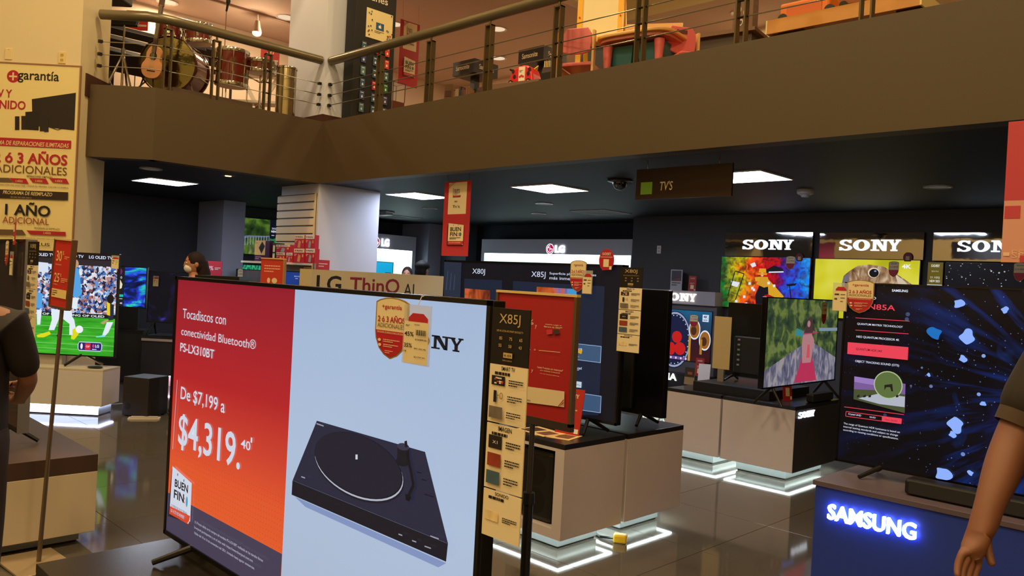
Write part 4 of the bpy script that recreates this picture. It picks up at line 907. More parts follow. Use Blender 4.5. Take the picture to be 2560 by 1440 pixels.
# red percent sign on a pole
g = PZ(87,1408,0); g = Vector((max(g.x,pL.x+.17),g.y,0)); dS = g.dot(fw)
t = thing('percent_sign', 'red sign reading 30% and 25% on a thin steel pole', 'sign', (g.x,g.y,0), 6)
q0 = PD(140,765,dS).z; zt = PD(150,600,dS).z; w_ = .095; REDS = M((196,44,34), .55)
MB().box(-w_,w_,-.006,.006,q0,zt, REDS).build('panel', t); m = MB()
for a in ((-w_-.008,-w_),(w_,w_+.012)): m.box(a[0],a[1],-.012,.012,q0-.008,zt+.006, M((120,90,70), .4, .4))
m.box(-w_,w_,-.012,.012,zt,zt+.008, M((214,190,130), .5)).box(-w_,w_,-.012,.012,q0-.012,q0, M((120,90,70), .4, .4)); m.build('frame', t)
m = MB(); m.y = -.0065; Hs = zt-q0; CR = M((240,212,140), .5)
m.text('30', -w_*.75, q0+Hs*.68, w_*.66, Hs*.16, CR, .01); m.text('%', -w_*.02, q0+Hs*.78, w_*.18, Hs*.06, CR); m.text('de descuento', -w_*.75, q0+Hs*.62, w_*.7, Hs*.022, CR); m.bars(w_*.25,q0+Hs*.76,w_*.55,2,Hs*.025,Hs*.01,CR,2)
m.text('25', -w_*.75, q0+Hs*.36, w_*.62, Hs*.14, CR, .01); m.text('%', -w_*.06, q0+Hs*.45, w_*.16, Hs*.05, CR); m.text('en bonos', -w_*.75, q0+Hs*.32, w_*.5, Hs*.02, CR); m.bars(w_*.1,q0+Hs*.43,w_*.75,3,Hs*.025,Hs*.01,CR,3)
m.rect(-w_*.85,w_*.9,q0+Hs*.13,q0+Hs*.26, CR); m.bars(-w_*.78,q0+Hs*.235,w_*.6,3,Hs*.03,Hs*.014,INK,4); m.build('print', t)
t.rotation_euler = (Matrix.Rotation(math.radians(2.6),3,fw)@Matrix.Rotation(math.radians(6),3,'Z')).to_euler()
MB().cyl((0,.012,.01),(0,.012,q0),.011,.009, M((120,105,90), .35, .6), 10).build('pole', t); MB().box(-.16,.16,-.13,.13,0,.012, M((170,150,120), .4, .4)).build('base_plate', t, bevel=.003)

# football television on the white lit pedestal, square to the photographer
dP = 7.62; pc = PD(252,1042,dP); o = fw*dP+rt*pc.dot(rt)
zt = PD(255,925,dP).z
t0 = pedestal('white lit pedestal under the football television', -1.2, 0, -.0, .34, zt, (M((206,200,196), .35), M((196,186,170), .35)), toe=.1, rec=.05, led=LEDB, tt=.02)
t0.rotation_euler = (0,0,YAW); mtx = Matrix.Rotation(YAW,4,'Z'); t0.location = Vector((o.x,o.y,0))+mtx@Vector((-.6,.17,0))
MB().box(-.55,.55,-.123,-.121,.012,.1, E((196,210,255), 3.0)).build('lit_plinth_panel', t0)
dT = 7.82; a, b = PD(298,636,dT), PD(284,895,dT); hT = a.z-b.z; wT = hT*1.77
cT = fw*dT+rt*(a.dot(rt)-wT/2)
n = NT('football_picture', 1.0); W_, H_ = wT-.02, hT-.02
crowd = n.ramp(n.voro(34,'Color'), [(0,(20,24,60)),(.3,(60,110,190)),(.42,(150,190,235)),(.55,(235,235,240)),(.72,(190,140,140)),(.85,(120,50,60)),(1,(245,245,250))])
crowd = n.mix(n.math('LESS_THAN', n.noise(30,2), .44), crowd, (30,30,60))
grass = n.ramp(n.noise(3,3,0,(1,1,8)), [(.3,(24,140,24)),(.7,(70,190,50))])
bar_ = n.math('GREATER_THAN', n.z, H_*.955); pic = n.mix(n.math('LESS_THAN', n.z, H_*.37), crowd, grass)
pic = n.mix(n.math('MULTIPLY', n.math('GREATER_THAN', n.z, H_*.37), n.math('LESS_THAN', n.z, H_*.41)), pic, (18,20,30))
pic = n.mix(n.math('GREATER_THAN', n.z, H_*.88), pic, (40,34,44)); foot = n.done(pic)
def artF(m, W, Hh):
    def q(x,y): p = PD(x,y,dT); return p.dot(rt)-(a.dot(rt)-wT+.01), p.z-(b.z+.01)
    wt = E((225,235,245)); bl = E((80,160,225)); sk = E((190,150,120)); bk = E((22,18,24)); ye = E((220,215,30))
    m.rect(0,W,Hh*.94,Hh, bk)
    for i in range(6): m.text('LG OLED TV', W*(.04+.16*i), Hh*.955, W*.13, Hh*.03, E((215,225,250)), .02)
    m.text('KING OF OLED', W*.74, Hh*.378, W*.2, Hh*.022, wt, .02); m.text('KING OF OLED', W*.52, Hh*.378, W*.2, Hh*.022, wt, .02)
    for y in (.05,.1,.19,.27): m.rect(0,W,Hh*y,Hh*(y+.006), E((120,205,105)))
    # players cut by the signs
    pol(m,q,[(178,668),(196,672),(200,690),(205,735),(195,745),(182,742)],bl); pol(m,q,[(178,745),(196,745),(192,775),(180,770)],wt); u,v = q(187,660); m.ell(u,v,.04,.045,sk,14)
    pol(m,q,[(128,772),(152,776),(147,800),(136,826),(122,826),(130,800)],wt); pol(m,q,[(92,838),(124,829),(128,836),(110,844),(94,844)],ye)
    pol(m,q,[(150,782),(172,778),(186,800),(190,822),(180,826),(176,812),(158,798)],wt); pol(m,q,[(150,770),(178,772),(182,790),(160,796)],wt); pol(m,q,[(180,826),(190,820),(202,822),(196,838),(186,850),(178,848)],ye)
    u,v = q(199,824); m.ell(u,v,.037,.037,E((240,240,245)),18); pol(m,q,[(142,838),(150,834),(150,842),(144,844)],bk); pol(m,q,[(175,790),(180,790),(182,838),(174,838)],wt)
    pol(m,q,[(266,760),(286,762),(284,800),(272,802)],E((30,40,60))); pol(m,q,[(268,756),(276,756),(276,790),(268,788)],E((225,205,50))); u,v = q(277,748); m.ell(u,v,.035,.045,bk,14)
    pol(m,q,[(268,806),(284,806),(272,832),(262,842),(256,840)],wt); pol(m,q,[(240,842),(262,838),(264,843),(242,844)],E((120,225,225))); pol(m,q,[(266,800),(274,800),(260,812),(252,808)],sk)
    pol(m,q,[(93,730),(108,735),(106,772),(92,770)],bl); pol(m,q,[(93,775),(106,775),(102,812),(94,812)],wt); pol(m,q,[(92,655),(122,658),(122,682),(92,680)],E((215,225,240)))
    # round badge with two crests
    u0,v0 = q(195,877); u1,v1 = q(257,857); w2, h2 = u1-u0, v1-v0
    m.fl([(u0+w2*.06,v0),(u1-w2*.06,v0),(u1,v0+h2*.3),(u1,v1-h2*.3),(u1-w2*.06,v1),(u0+w2*.06,v1),(u0,v1-h2*.3),(u0,v0+h2*.3)], E((200,210,235))); k = .008
    m.fl([(u0+w2*.06,v0+k),(u1-w2*.06,v0+k),(u1-k,v0+h2*.3),(u1-k,v1-h2*.3),(u1-w2*.06,v1-k),(u0+w2*.06,v1-k),(u0+k,v1-h2*.3),(u0+k,v0+h2*.3)], E((34,30,110)))
    m.ell(u0+w2*.16,v0+h2*.5,w2*.05,h2*.32,wt,10); m.rect(u0+w2*.3,u0+w2*.53,v0+h2*.14,v0+h2*.86,E((205,40,60))); m.text('CUP', u0+w2*.34,v0+h2*.4,w2*.15,h2*.2,wt,.02); m.ell(u0+w2*.64,v0+h2*.58,w2*.04,h2*.2,E((215,60,110)),12); m.text('LG', u0+w2*.72,v0+h2*.42,w2*.16,h2*.32,wt,.03); m.bars(u0+w2*.6,v0+h2*.26,w2*.3,1,.01,h2*.08,wt,2)
t = tv('television showing a bright football match on the white lit pedestal', cT.x, cT.y, zt, wT, hT, math.degrees(YAW), b.z-zt, foot, artF, feet=False, bez=.01)
MB().tube([(wT*.32,.02,b.z-zt+.02),(wT*.26,-.1,.012)], .014, DKMET, 8).tube([(wT*.32,.02,b.z-zt+.02),(wT*.4,.14,.012)], .014, CHROME, 8).build('foot', t)
MB().box(-.5,wT*.2,.05,.12,.0,b.z-zt, M((190,185,180), .5)).build('sound_bar_base', t)
p = PD(287,672,dT-.012); pt = price_tag('tan price ticket at the corner of the football television', (p.x,p.y,p.z), math.degrees(YAW), .075, .13)
g = fw*7.72+rt*PD(238,914,7.72).dot(rt); t = MB().ball((0,0,.012), .075,.05,.011, BLACK, 18, 6).build('remote_puck', None, True); tag(t, 'flat black remote holder on the white lit pedestal', 'remote'); place(t, (g.x,g.y,zt), 45)
# subwoofer on the floor
c0 = PZ(332,1046,0); t = thing('subwoofer', 'black floor subwoofer beside the white lit pedestal', 'subwoofer', (c0.x-.1,c0.y+.16,0), 30); hs = PD(335,946,c0.dot(fw)).z
MB().box(-.17,.12,-.13,.16,.01,hs, M((36,32,36), .5)).build('cabinet', t, bevel=.005); MB().cyl((-.11,-.131,.1),(-.11,-.125,.1),.035,.035, BLACK, 18).build('port', t); [MB().cyl((x,y,0),(x,y,.012),.015,.015, BLACK, 8).build('foot', t) for x in (-.14,.09) for y in (-.1,.13)]
t = MB(); t.box(-.14,.14,-.05,.05,0,.012, M((205,195,185), .5)).box(-.12,.12,-.04,.04,.012,.02, M((180,170,160), .5)); t = t.build('floor_plate'); tag(t, 'small pale slatted plate on the floor by the subwoofer', 'plate'); g = PZ(360,1044,0); place(t, (g.x+.06,g.y-.02,0), 60)
# ================================================================ pillar banner
t = thing('warranty_banner', 'tall cream warranty banner with red and black lettering on the pillar', 'banner', (pl.location.x,pl.location.y,0), math.degrees(YAW))
def qP(x, y): p = PD(x, y, pd-.02); return p.dot(rt)-lp, p.z
x1, zt = qP(200,168); _, zb = qP(190,640); xl = x1-1.1
MB().box(xl,x1,-.02,-.004,zb-.1,zt, M((232,214,150), .55)).build('sheet', t); m = MB()
m.box(xl,x1,-.024,-.002,zt,zt+.014, M((150,110,80), .5)).box(x1,x1+.012,-.024,-.002,zb-.1,zt+.014, M((150,110,80), .5)); m.build('frame', t)
m = MB(); m.y = -.0205; RB = M((176,30,48), .5)
m.ell(*qP(33,191),.062,.062, RB, 26); u,v = qP(33,191); m.rect(u-.04,u+.04,v-.008,v+.008,CREAMP); m.rect(u-.008,u+.008,v-.04,v+.04,CREAMP)
def tp(s, x0,y0,x1_,y1,yt,mat,bold=0,sh=0): u0,v0 = qP(x0,y0); u1,_ = qP(x1_,y1); m.text(s,u0,v0,u1-u0,qP(x0,yt)[1]-v0,mat,bold,sh)
tp('garantía',44,206,147,212,175,INK,.012); tp('TV Y',-19,242,30,242,222,RB,.02); tp('SONIDO',-35,270,64,272,248,RB,.02)
pol(m,qP,[(80,248),(190,232),(186,326),(82,314)],M((34,26,24), .4)); pol(m,qP,[(64,280),(99,278),(97,326),(64,324)],M((26,20,20), .5))
for x,y in ((38,291),(54,290),(100,294),(111,296)): pol(m,qP,[(x,y),(x+11,y),(x+11,y+34),(x,y+34)],M((34,26,24), .5))
m.line([qP(125,318),qP(145,325),qP(158,320)],.006,INK)
pol(m,qP,[(-60,341),(179,352),(178,372),(-60,361)],RB); tp('PROGRAMA DE REPARACIONES ILIMITADAS',-48,359,173,365,348,CREAMP,.01,.2)
tp('2 ó 3 AÑOS',-15,405,169,409,372,RB,.025); tp('ADICIONALES',-12,430,168,434,410,M((110,70,40), .5))
pol(m,qP,[(-60,443),(24,445),(33,456),(-60,453)],M((100,80,60), .5)); tp('REPARACIONES ILIMITADAS',68,443,132,446,438,INK,.005)
for a,b,s in ((25,72,'2 AÑOS'),(74,122,'3 AÑOS'),(124,173,'4 AÑOS')): pol(m,qP,[(a,445),(b-6,447),(b+1,460),(a+9,456)],RB); tp(s,a+15,455,a+33,456,449,CREAMP,.01)
tp('GARANTÍA POR VARIACIÓN DE VOLTAJE DESDE EL PRIMER DÍA DE COMPRA',-60,461,173,469,456,M((90,60,40), .5))
pol(m,qP,[(-60,471),(172,481),(171,501),(-60,493)],M((48,32,26), .5)); tp('PROGRAMA DE REEMPLAZO',9,485,132,490,476,CREAMP,.01,.2); m.bars(*qP(28,491),.35,1,.01,.014,M((120,100,80), .5),3)
tp('1 AÑO',14,537,127,541,503,INK,.025); tp('ADICIONAL',8,557,124,560,541,M((150,70,50), .5))
pol(m,qP,[(-60,572),(58,575),(67,588),(-60,586)],M((100,80,60), .5)); pol(m,qP,[(68,576),(166,580),(166,590),(78,586)],RB); tp('2 AÑOS',110,585,129,586,579,CREAMP,.01); tp('PROGRAMA DE REEMPLAZO',88,573,151,575,568,INK)
tp('GARANTÍA POR VARIACIÓN DE VOLTAJE DESDE EL PRIMER DÍA DE COMPRA',-60,590,167,598,587,M((90,60,40), .5)); tp('PLUS',86,614,126,616,606,INK,.005)
m.build('print', t)
t = thing('wall_outlet', 'ivory double socket plate on the cream pillar', 'outlet', (pl.location.x,pl.location.y,0), math.degrees(YAW)); u,v = qP(153,143)
MB().box(u-.036,u+.036,-.008,0,v-.058,v+.058, M((226,200,130), .5)).build('plate', t, bevel=.003); m = MB(); m.y = -.0085
for dz in (-.025,.025): m.ell(u,v+dz,.018,.016, M((196,170,105), .5), 14); m.rect(u-.008,u-.005,v+dz-.005,v+dz+.006, INK); m.rect(u+.005,u+.008,v+dz-.005,v+dz+.006, INK)
m.build('sockets', t)
t = thing('wall_plate', 'blank ivory cover plate on the cream pillar', 'outlet', (pl.location.x,pl.location.y,0), math.degrees(YAW)); u,v = qP(19,134); MB().box(u-.036,u+.036,-.008,0,v-.055,v+.055, M((224,204,150), .5)).build('plate', t, bevel=.003); m = MB(); m.y = -.0085; m.ell(u,v+.042,.003,.003,INK,8); m.build('screw', t)

# ================================================================ island B: black information televisions
f3 = 2.83
BX1, BY0 = -2.83, 3.345
pedB = pedestal('white pedestal with a tower speaker in its open front', -4.5, BX1, BY0, 3.895, .62, (WPED, DTOP), led=LEDW)
pedestal('white pedestal behind the speaker pedestal carrying the turned television', -4.5, BX1, 3.925, 4.53, .62, (WPED, DTOP), led=LEDW)
# opening with speaker: recessed niche framed in the front of the pedestal
for o in list(pedB.children):
    if o.name.startswith('body'): bpy.data.objects.remove(o)
cb = Vector((pedB.location.x,pedB.location.y,0)); n0 = PY(1300,1100,BY0).x-cb.x; n1 = PY(1389,1118,BY0).x-cb.x; zn0, zn1 = PY(1380,1322,BY0).z, PY(1388,1128,BY0).z; w2, d2 = (BX1+4.5)/2, .275
nl = n1-.34
m = MB().box(-w2,nl,-d2,d2,.09,.59,WPED).box(n1,w2,-d2,d2,.09,.59,WPED).box(nl,n1,-d2,d2,.09,zn0,WPED).box(nl,n1,-d2,d2,zn1,.59,WPED).box(nl,n1,.12,d2,zn0,zn1,MATT); m.build('body', pedB)
t = thing('tower_speaker', 'black rounded tower speaker inside the white pedestal niche', 'loudspeaker', (cb.x+nl+.17,cb.y-.07,zn0)); hs = zn1-zn0-.02
MB().box(-.13,.13,-.17,.15,0,hs, M((20,19,20), .5)).build('cabinet', t, bevel=.03); [MB().cyl((0,-.171,z),(0,-.166,z),.075,.075, M((12,12,13), .4), 24).build('driver', t) for z in (hs*.28,hs*.68)]
YB = 3.72; a, b, c = PY(1112,650,YB), PY(1561,668,YB), PY(1545,1066,YB); wB, hB = b.x-a.x, a.z-c.z-.0
qB = Plane(lambda x,y: PY(x,y,YB), 'x', a.x+.012, c.z+.0156)
n = NT('menu_picture'); mn = n.done(n.ramp(n.noise(1.5,2), [(.3,(10,12,22)),(.7,(16,16,26))]))
nim = NT('canyon_picture'); can = nim.done(nim.ramp(nim.noise(6,4,1.5,(1,1,.5)), [(.3,(90,30,20)),(.5,(200,90,40)),(.62,(60,110,190)),(.75,(120,170,230))]))
def artB(m, W, Hh):
    q = qB; f = lambda x,y: q(1080+x/3.13, 620+y/3.13); wt = E((205,212,235)); pn = E((24,34,54)); bx = E((58,84,116)); ln = E((150,175,205))
    def g(pts, c_): m.fl([f(*p) for p in pts], c_)
    def T(s,x0,y0,x1,y1,yt,c_,b_=0): tx(m,q,s,1080+x0/3.13,620+y0/3.13,1080+x1/3.13,620+y1/3.13,620+yt/3.13,c_,b_)
    g([(225,1290),(250,240),(545,252),(540,1290)],pn); g([(610,1290),(632,258),(1350,300),(1300,1310)],pn)
    g([(252,408),(255,316),(453,332),(450,412)],can); g([(815,420),(818,303),(1130,322),(1125,600),(1100,600)],can); g([(1060,420),(1060,318),(1130,322),(1127,440)],E((60,150,205)))
    T('X80J',313,212,412,215,160,wt); T('X85J',775,238,886,243,182,wt); T('Superficie plana e imágenes',918,212,1283,230,188,wt,.005); T('más inmersivas',918,245,1180,256,222,wt,.005)
    for y0,y1,y2,y3 in ((742,768,900,865),(1118,1158,1292,1250)): g([(940,y3-14),(942,y0-16),(1326,y1),(1320,y2)],ln); g([(943,y3-18),(945,y0-12),(1322,y1+4),(1316,y2-5)],bx)
    T('Motionflow XR',1000,782,1180,790,764,wt,.01); g([(1090,800),(1092,782),(1178,800),(1172,830)],E((210,160,40))); T('Native 120Hz',1040,840,1155,852,830,E((150,160,180)))
    T('Acoustic Balanced',1010,928,1173,937,908,wt,.01); T('Speaker',1080,952,1155,962,938,wt,.01); g([(1060,1084),(1062,1032),(1174,1048),(1172,1094)],E((190,205,220))); T('Apple AirPlay',1072,1068,1166,1082,1052,E((40,60,90)))
    g([(96,380),(100,108),(235,115),(225,390)],E((36,44,62)))  # reflection on the glass, painted into the picture as faint glowing shapes
    for k in range(3): g([(110+k*30,330),(125+k*28,180+k*15),(132+k*28,180+k*15),(120+k*30,330)],E((52,62,82)))
tv('wide black television comparing X80J and X85J on the white pedestal', (a.x+b.x)/2, YB, .62, wB, hB, 0, c.z-.62, mn, artB)
p = PY(1443,730,YB-.012); shield('cream and red warranty tag on the black comparison television', (p.x,YB-.012,p.z), 0, .125, .19); p = PY(1467,735,YB-.016); price_tag('price ticket hanging on the black comparison television', (p.x,YB-.016,p.z), 0, .075, .14)
p = PY(1515,676,YB-.02); t = thing('round_tag', 'round red brand tag on top of the black comparison television', 'tag', (p.x,YB-.02,p.z)); R_ = M((186,30,40), .5)
MB().prism([(.055*math.cos(math.radians(x)),.06+.065*math.sin(math.radians(x))) for x in range(-60,241,15)]+[(-.03,-.0)], -.0015, .0015, R_).build('plate', t); m = MB(); m.y = -.002; sony(m,-.032,.088,.064,.016,WHITEP); m.rect(-.045,.045,.076,.079,WHITEP); m.rect(-.02,.02,.02,.065,TAGC); m.rect(.025,.042,.005,.025,TAGC); m.build('print', t)
p0, p1, pb = PY(1560,668,YB-.01), PY(1600,672,YB-.01), PY(1568,880,YB-.01)
spec_strip('printed X80J feature strip beside the black comparison television', ((p0.x+p1.x)/2,YB-.01,pb.z), 0, .155, p0.z-pb.z, 'X80J', dark=.24)
YC = 4.3; a, b = PY(1682,727,YC), PY(1668,1046,YC); tv('television turned away showing its black back and port labels', a.x-.62, YC, .62, 1.24, a.z-b.z, 180, b.z-.62, None, None, back=True)
p = PZ(1425,1085,.62); red_card('red brand card standing beside the paper leaflets on the speaker pedestal', (p.x,p.y-.03,.62), 12, .16, .27, -.2)
for i, (x,y,r_) in enumerate(((1390,1088,14),(1352,1080,-8))):
    p = PZ(x,y,.62); o = MB().box(-.13,.13,-.09,.09,0,.002, M((225,195,140), .6)); o.y = 0; o.box(-.11,-.01,-.07,.06,.002,.0022, M((70,45,35), .6)).box(.02,.11,-.06,.05,.002,.0022, M((110,70,50), .6)); o = o.build('leaflet'); place(o, (p.x,p.y,.62+i*.0025), r_); tag(o, ['cream printed leaflet in front of the red brand card','cream printed leaflet behind the sign pole on the speaker pedestal'][i], 'leaflet')
o = thing('extension_plug', 'small yellow plug on the floor between the white pedestals', 'plug', PZ(1550,1356,0), 30); MB().box(-.04,.04,-.03,.03,0,.05, M((230,190,40), .4)).build('plug_body', o, bevel=.01); MB().tube([(-.04,0,.02),(-.12,.03,.01),(-.2,.15,.008)], .008, BLACK, 6).build('cable', o)
# red information sign on a pole
dS = 3.25; pb, pt_ = PD(1318,1062,dS), PD(1318,740,dS)
YS = PD(1340,900,dS).y; xr = PY(1424,1060,YS).x; xl = PY(1250,735,YS).x; z0, z1 = PY(1424,1060,YS).z, PY(1424,742,YS).z
xc = PY(1323,1300,YS+.01).x
t = thing('credit_sign', 'red framed credit offer sign on a black telescopic pole', 'sign', (xc,YS,0)); xl -= xc; xr -= xc; RS = M((178,38,42), .5)
MB().box(xl,xr,-.004,.004,z0,z1, RS).build('panel', t); m = MB(); FR = M((120,100,70), .4, .5)
m.box(xl-.012,xl,-.012,.012,z0-.012,z1, FR).box(xr,xr+.014,-.012,.012,z0-.012,z1, FR).box(xl-.012,xr+.014,-.012,.012,z1,z1+.01, M((232,200,130), .5)).box(xl-.012,xr+.014,-.012,.012,z0-.03,z0, M((60,50,42), .5)); m.build('frame', t)
qS = Plane(lambda x,y: PY(x,y,YS), 'x', xc, 0); m = MB(); m.y = -.0045; CR = M((240,222,180), .5)
f = lambda x,y: qS(1080+x/3.13, 620+y/3.13)
def T(s,x0,y0,x1,y1,yt,c_,b_=0): tx(m,qS,s,1080+x0/3.13,620+y0/3.13,1080+x1/3.13,620+y1/3.13,620+yt/3.13,c_,b_)
T('30%',690,590,800,598,550,CR,.01); T('y',812,632,826,634,600,CR); T('empieza a pagar en',893,603,1022,608,590,CR,.005); T('febrero de 2022**',883,620,1028,627,606,CR,.01); T('o',806,802,819,803,788,CR); T('25%',680,925,768,930,890,CR,.01); T('y',785,975,800,977,948,CR)
T('hasta 9 meses sin intereses*',835,938,1036,955,922,CR,.005); T('con tarjetas Liverpool',855,962,1010,977,948,CR,.005); T('ó 6 con tarjetas externas',855,985,1005,998,975,CR)
m.fl([f(740,1205),(f(740,1080)),f(1048,1122),f(1046,1245)],CR); m.line([f(740,793),f(782,795)],.002,CR); m.line([f(848,800),f(1015,816)],.002,CR); T('Noviembre de 2021',640,1172,782,1182,1160,INK,.01)
for x, c_ in ((908,(214,60,80)),(962,(70,60,55))): m.fl([f(x+3,678),f(x,640),f(x+44,636),f(x+48,672)],M(c_, .5))
for k in range(3): m.fl([f(1005+k*18,1238-k*6),f(1000+k*20,1236-k*6),f(1046,1180+k*22),f(1046,1190+k*22)],RS)
m.build('print', t)
MB().cyl((0,.0,.02),(0,.0,1.02*.62),.02,.02, BLACK, 12).build('pole_lower', t); MB().cyl((0,0,.62),(0,0,z0-.03),.011,.011, M((70,66,62), .35, .5), 10).build('pole_upper', t); MB().cyl((0,0,.60),(0,0,.645),.026,.024, BLACK, 12).build('collar', t); MB().lathe((0,0,0), [(.18,0),(.18,.012),(.03,.03)], BLACK, 24).build('base', t, True)

# ================================================================ island D
DY = 6.12; DK = M((62,58,66), .5)
pd1 = pedestal('white lit pedestal with a black riser at the wall end of the island', -4.02, -3.475, DY, 7.0, .62, (WPED, DTOP), led=LEDW)
pd2 = pedestal('white and dark lit pedestal bearing a small glowing brand name', -3.455, -2.815, DY, 7.0, .62, (WPED, DTOP), led=LEDW)
MB().box(.3205,.323,-.44,.44,.092,.59, DK).build('side_panel', pd2)
m = MB(); m.y = 0; lw_ = PX(2035,1030,-2.81).y-PX(1996,1035,-2.81).y; lz = PX(2000,1046,-2.81).z; sony(m, 0, 0, lw_, .05, E((225,232,240), 1.8), .012)
o = m.xf(Matrix.Translation((.322,PX(1996,1035,-2.81).y-6.56,lz))@Matrix.Rotation(math.radians(90),4,'Z')).build('glowing_letters', pd2)
ris = MB().box(-3.8,-3.08,6.2,6.95,.6205,.70, M((24,22,24), .4)).build('display_riser'); tag(ris, 'black riser box across the white lit pedestals', 'riser')
XD = -2.93; a, b, c = PX(1919,742,XD), PX(2098,751,XD), PX(1911,973,XD)
n = NT('dress_picture', .9); wD, hD = b.y-a.y, a.z-c.z
tree = n.ramp(n.noise(9,5,.4), [(.3,(30,38,40)),(.48,(58,78,48)),(.6,(110,125,60)),(.75,(90,100,90))]); stone = n.ramp(n.noise(16,4,1,(1,1,.5)), [(.3,(70,68,96)),(.5,(110,108,128)),(.62,(150,146,160)),(.8,(170,150,110))])
rail_ = n.math('SUBTRACT', n.math('ABSOLUTE', n.math('SUBTRACT', n.x, wD*.58)), 0); hz = n.math('ADD', n.z, n.math('MULTIPLY', rail_, hD*.62/wD*.9))
pic = n.mix(n.math('LESS_THAN', hz, hD*.5), tree, stone); dres = n.done(pic)
def artD(m, W, Hh):
    sk = E((170,120,125)); rd = E((176,48,82)); hair = E((70,52,52)); tl = E((52,130,140))
    m.fl([(W*.38,Hh*.58),(W*.55,Hh*.54),(W*.5,Hh*.62),(W*.4,Hh*.66)],tl)
    m.fl([(W*.40,0.01),(W*.72,0.01),(W*.66,Hh*.24),(W*.62,Hh*.36),(W*.50,Hh*.36),(W*.46,Hh*.2)],rd); m.fl([(W*.5,Hh*.24),(W*.62,Hh*.24),(W*.66,Hh*.5),(W*.60,Hh*.62),(W*.50,Hh*.62),(W*.48,Hh*.48)],sk); m.fl([(W*.49,Hh*.58),(W*.72,Hh*.6),(W*.62,Hh*.63),(W*.5,Hh*.63)],E((160,60,90)))
    m.fl([(W*.5,Hh*.6),(W*.63,Hh*.6),(W*.62,Hh*.76),(W*.585,Hh*.8),(W*.55,Hh*.78),(W*.53,Hh*.7)],hair); m.ell(W*.565,Hh*.71,W*.022,Hh*.04,sk,14); m.fl([(W*.55,Hh*.3),(W*.6,Hh*.3),(W*.59,Hh*.46),(W*.56,Hh*.46)],E((190,80,90)))
    m.rect(W*.72,W,Hh*.62,Hh*.66,E((120,140,160)))
tvD = tv('television showing a woman in a red dress on a bridge', XD, (a.y+b.y)/2, .62, wD, hD, 90, c.z-.62, dres, artD, bez=.009)
p = PX(2059,805,XD+.012); shield('small warranty tag on the red dress television', (XD+.012,p.y,p.z-.02), 90, .1, .19, False)
p = PZ(1969,1002,.62); red_card('narrow red brand card in front of the red dress television', (p.x,p.y,.62), 60, .085, .27, -.15)
YD = 6.62; a = PY(1826,790,YD); b = PY(1830,925,YD); tv('switched off television turned away on the black riser', a.x+.26, YD, .70, .52, .66, 180, .05, None, None, back=True)
p0, p1, pb = PY(1786,790,YD-.2), PY(1823,790,YD-.2), PY(1783,920,YD-.2); st = thing('blank_strip', 'blank tan back of a feature strip beside the turned away television', 'sign', (p0.x+.09,YD-.2,.70)); MB().box(-.085,.085,-.0015,.0015,pb.z-.7,p0.z-.7, M((206,182,128), .55)).build('card', st); MB().box(-.03,.03,.002,.008,.0,pb.z-.7+.04, M((150,140,125), .4, .3)).build('holder', st)
sb = thing('sound_bar', 'black sound bar lying before the red dress television', 'sound bar', (-2.86,PX(2050,978,-2.86).y,.62), 90); MB().box(-.2,.2,-.035,.03,.004,.075, M((20,19,21), .5)).build('bar', sb, bevel=.012); MB().box(-.18,.18,-.02,.02,0,.005, BLACK).build('foot_pad', sb); MB().box(-.19,.19,-.0365,-.035,.012,.066, M((34,33,36), .7)).build('grille', sb)
for i, (x,y,w_,h_,c_,lb) in enumerate(((1758,958,.11,.19,(150,150,158),'silver tablet stand on the white lit pedestal'),(1722,962,.1,.16,(140,125,105),'small dark and tan product card on the white lit pedestal'))):
    p = PZ(x,y,.62); o = thing('tablet_stand' if i == 0 else 'product_card', lb, 'card', (p.x,p.y-.0,.62), 25-i*20); tl = Matrix.Rotation(-.35,4,'X') if i == 0 else Matrix.Rotation(-.1,4,'X'); MB().box(-w_/2,w_/2,-.003,.003,.002,h_, M(c_, .4)).xf(tl).build('panel', o); MB().box(-w_*.3,w_*.3,0,.07,0,.003, M((120,120,125), .4)).build('foot', o)
    if i: m = MB(); m.y = -.0035; m.rect(-w_/2,w_/2,h_*.45,h_, M((40,34,34), .5)); m.rect(-w_*.2,w_*.25,h_*.6,h_*.75, M((150,70,50), .5)); m.xf(tl).build('print', o)
o = thing('stylus_holder', 'thin silver arm stand beside the red dress television', 'stand', (*PZ(1893,988,.62)[:2],.62)); MB().tube([(0,0,.006),(.02,.03,.12),(.05,.06,.2)], .006, CHROME, 8).build('arm', o); MB().cyl((0,0,0),(0,0,.008),.03,.03, DKMET, 14).build('base', o)

# ================================================================ Sony wall
YW = 9.75
GOLDM = M((205,205,205), .03, 1, bump=.14, scale=1.1); SL = E((222,232,245), 1.6)
def mirror_sign(label, pxs, lt):
    a, b, c = PY(*pxs[0],YW), PY(*pxs[1],YW), PY(*pxs[2],YW); w = b.x-a.x; h = a.z-c.z
    t = thing('brand_sign', label, 'sign', ((a.x+b.x)/2,YW,c.z)); MB().box(-w/2,w/2,-.05,0,0,h, MATT).build('backing', t)
    me = MB().box(-w/2,w/2,-.054,-.05,0,h, GOLDM).build('mirror_panel', t); mm = MB(); mm.y = -.056
    u0 = PY(*lt[0],YW).x-(a.x+b.x)/2; u1 = PY(*lt[1],YW).x-(a.x+b.x)/2; z0 = PY(*lt[0],YW).z-c.z; z1 = PY(lt[0][0],lt[2],YW).z-c.z
    sony(mm, u0, z0, u1-u0, z1-z0, SL, .015); mm.build('glowing_letters', t)
mirror_sign('mirrored brand sign above the colourful smoke television', ((1820,583),(2037,585),(1815,640)), ((1862,624),(1987,625),600))
mirror_sign('mirrored brand sign above the squirrel television', ((2055,583),(2315,583),(2053,646)), ((2103,627),(2255,628),600))
a3 = PY(2338,583,YW); mirror_sign('mirrored brand sign above the dark sparkle television', ((2338,583),(2610,582),(2335,652)), ((2397,630),(2560,632),602))
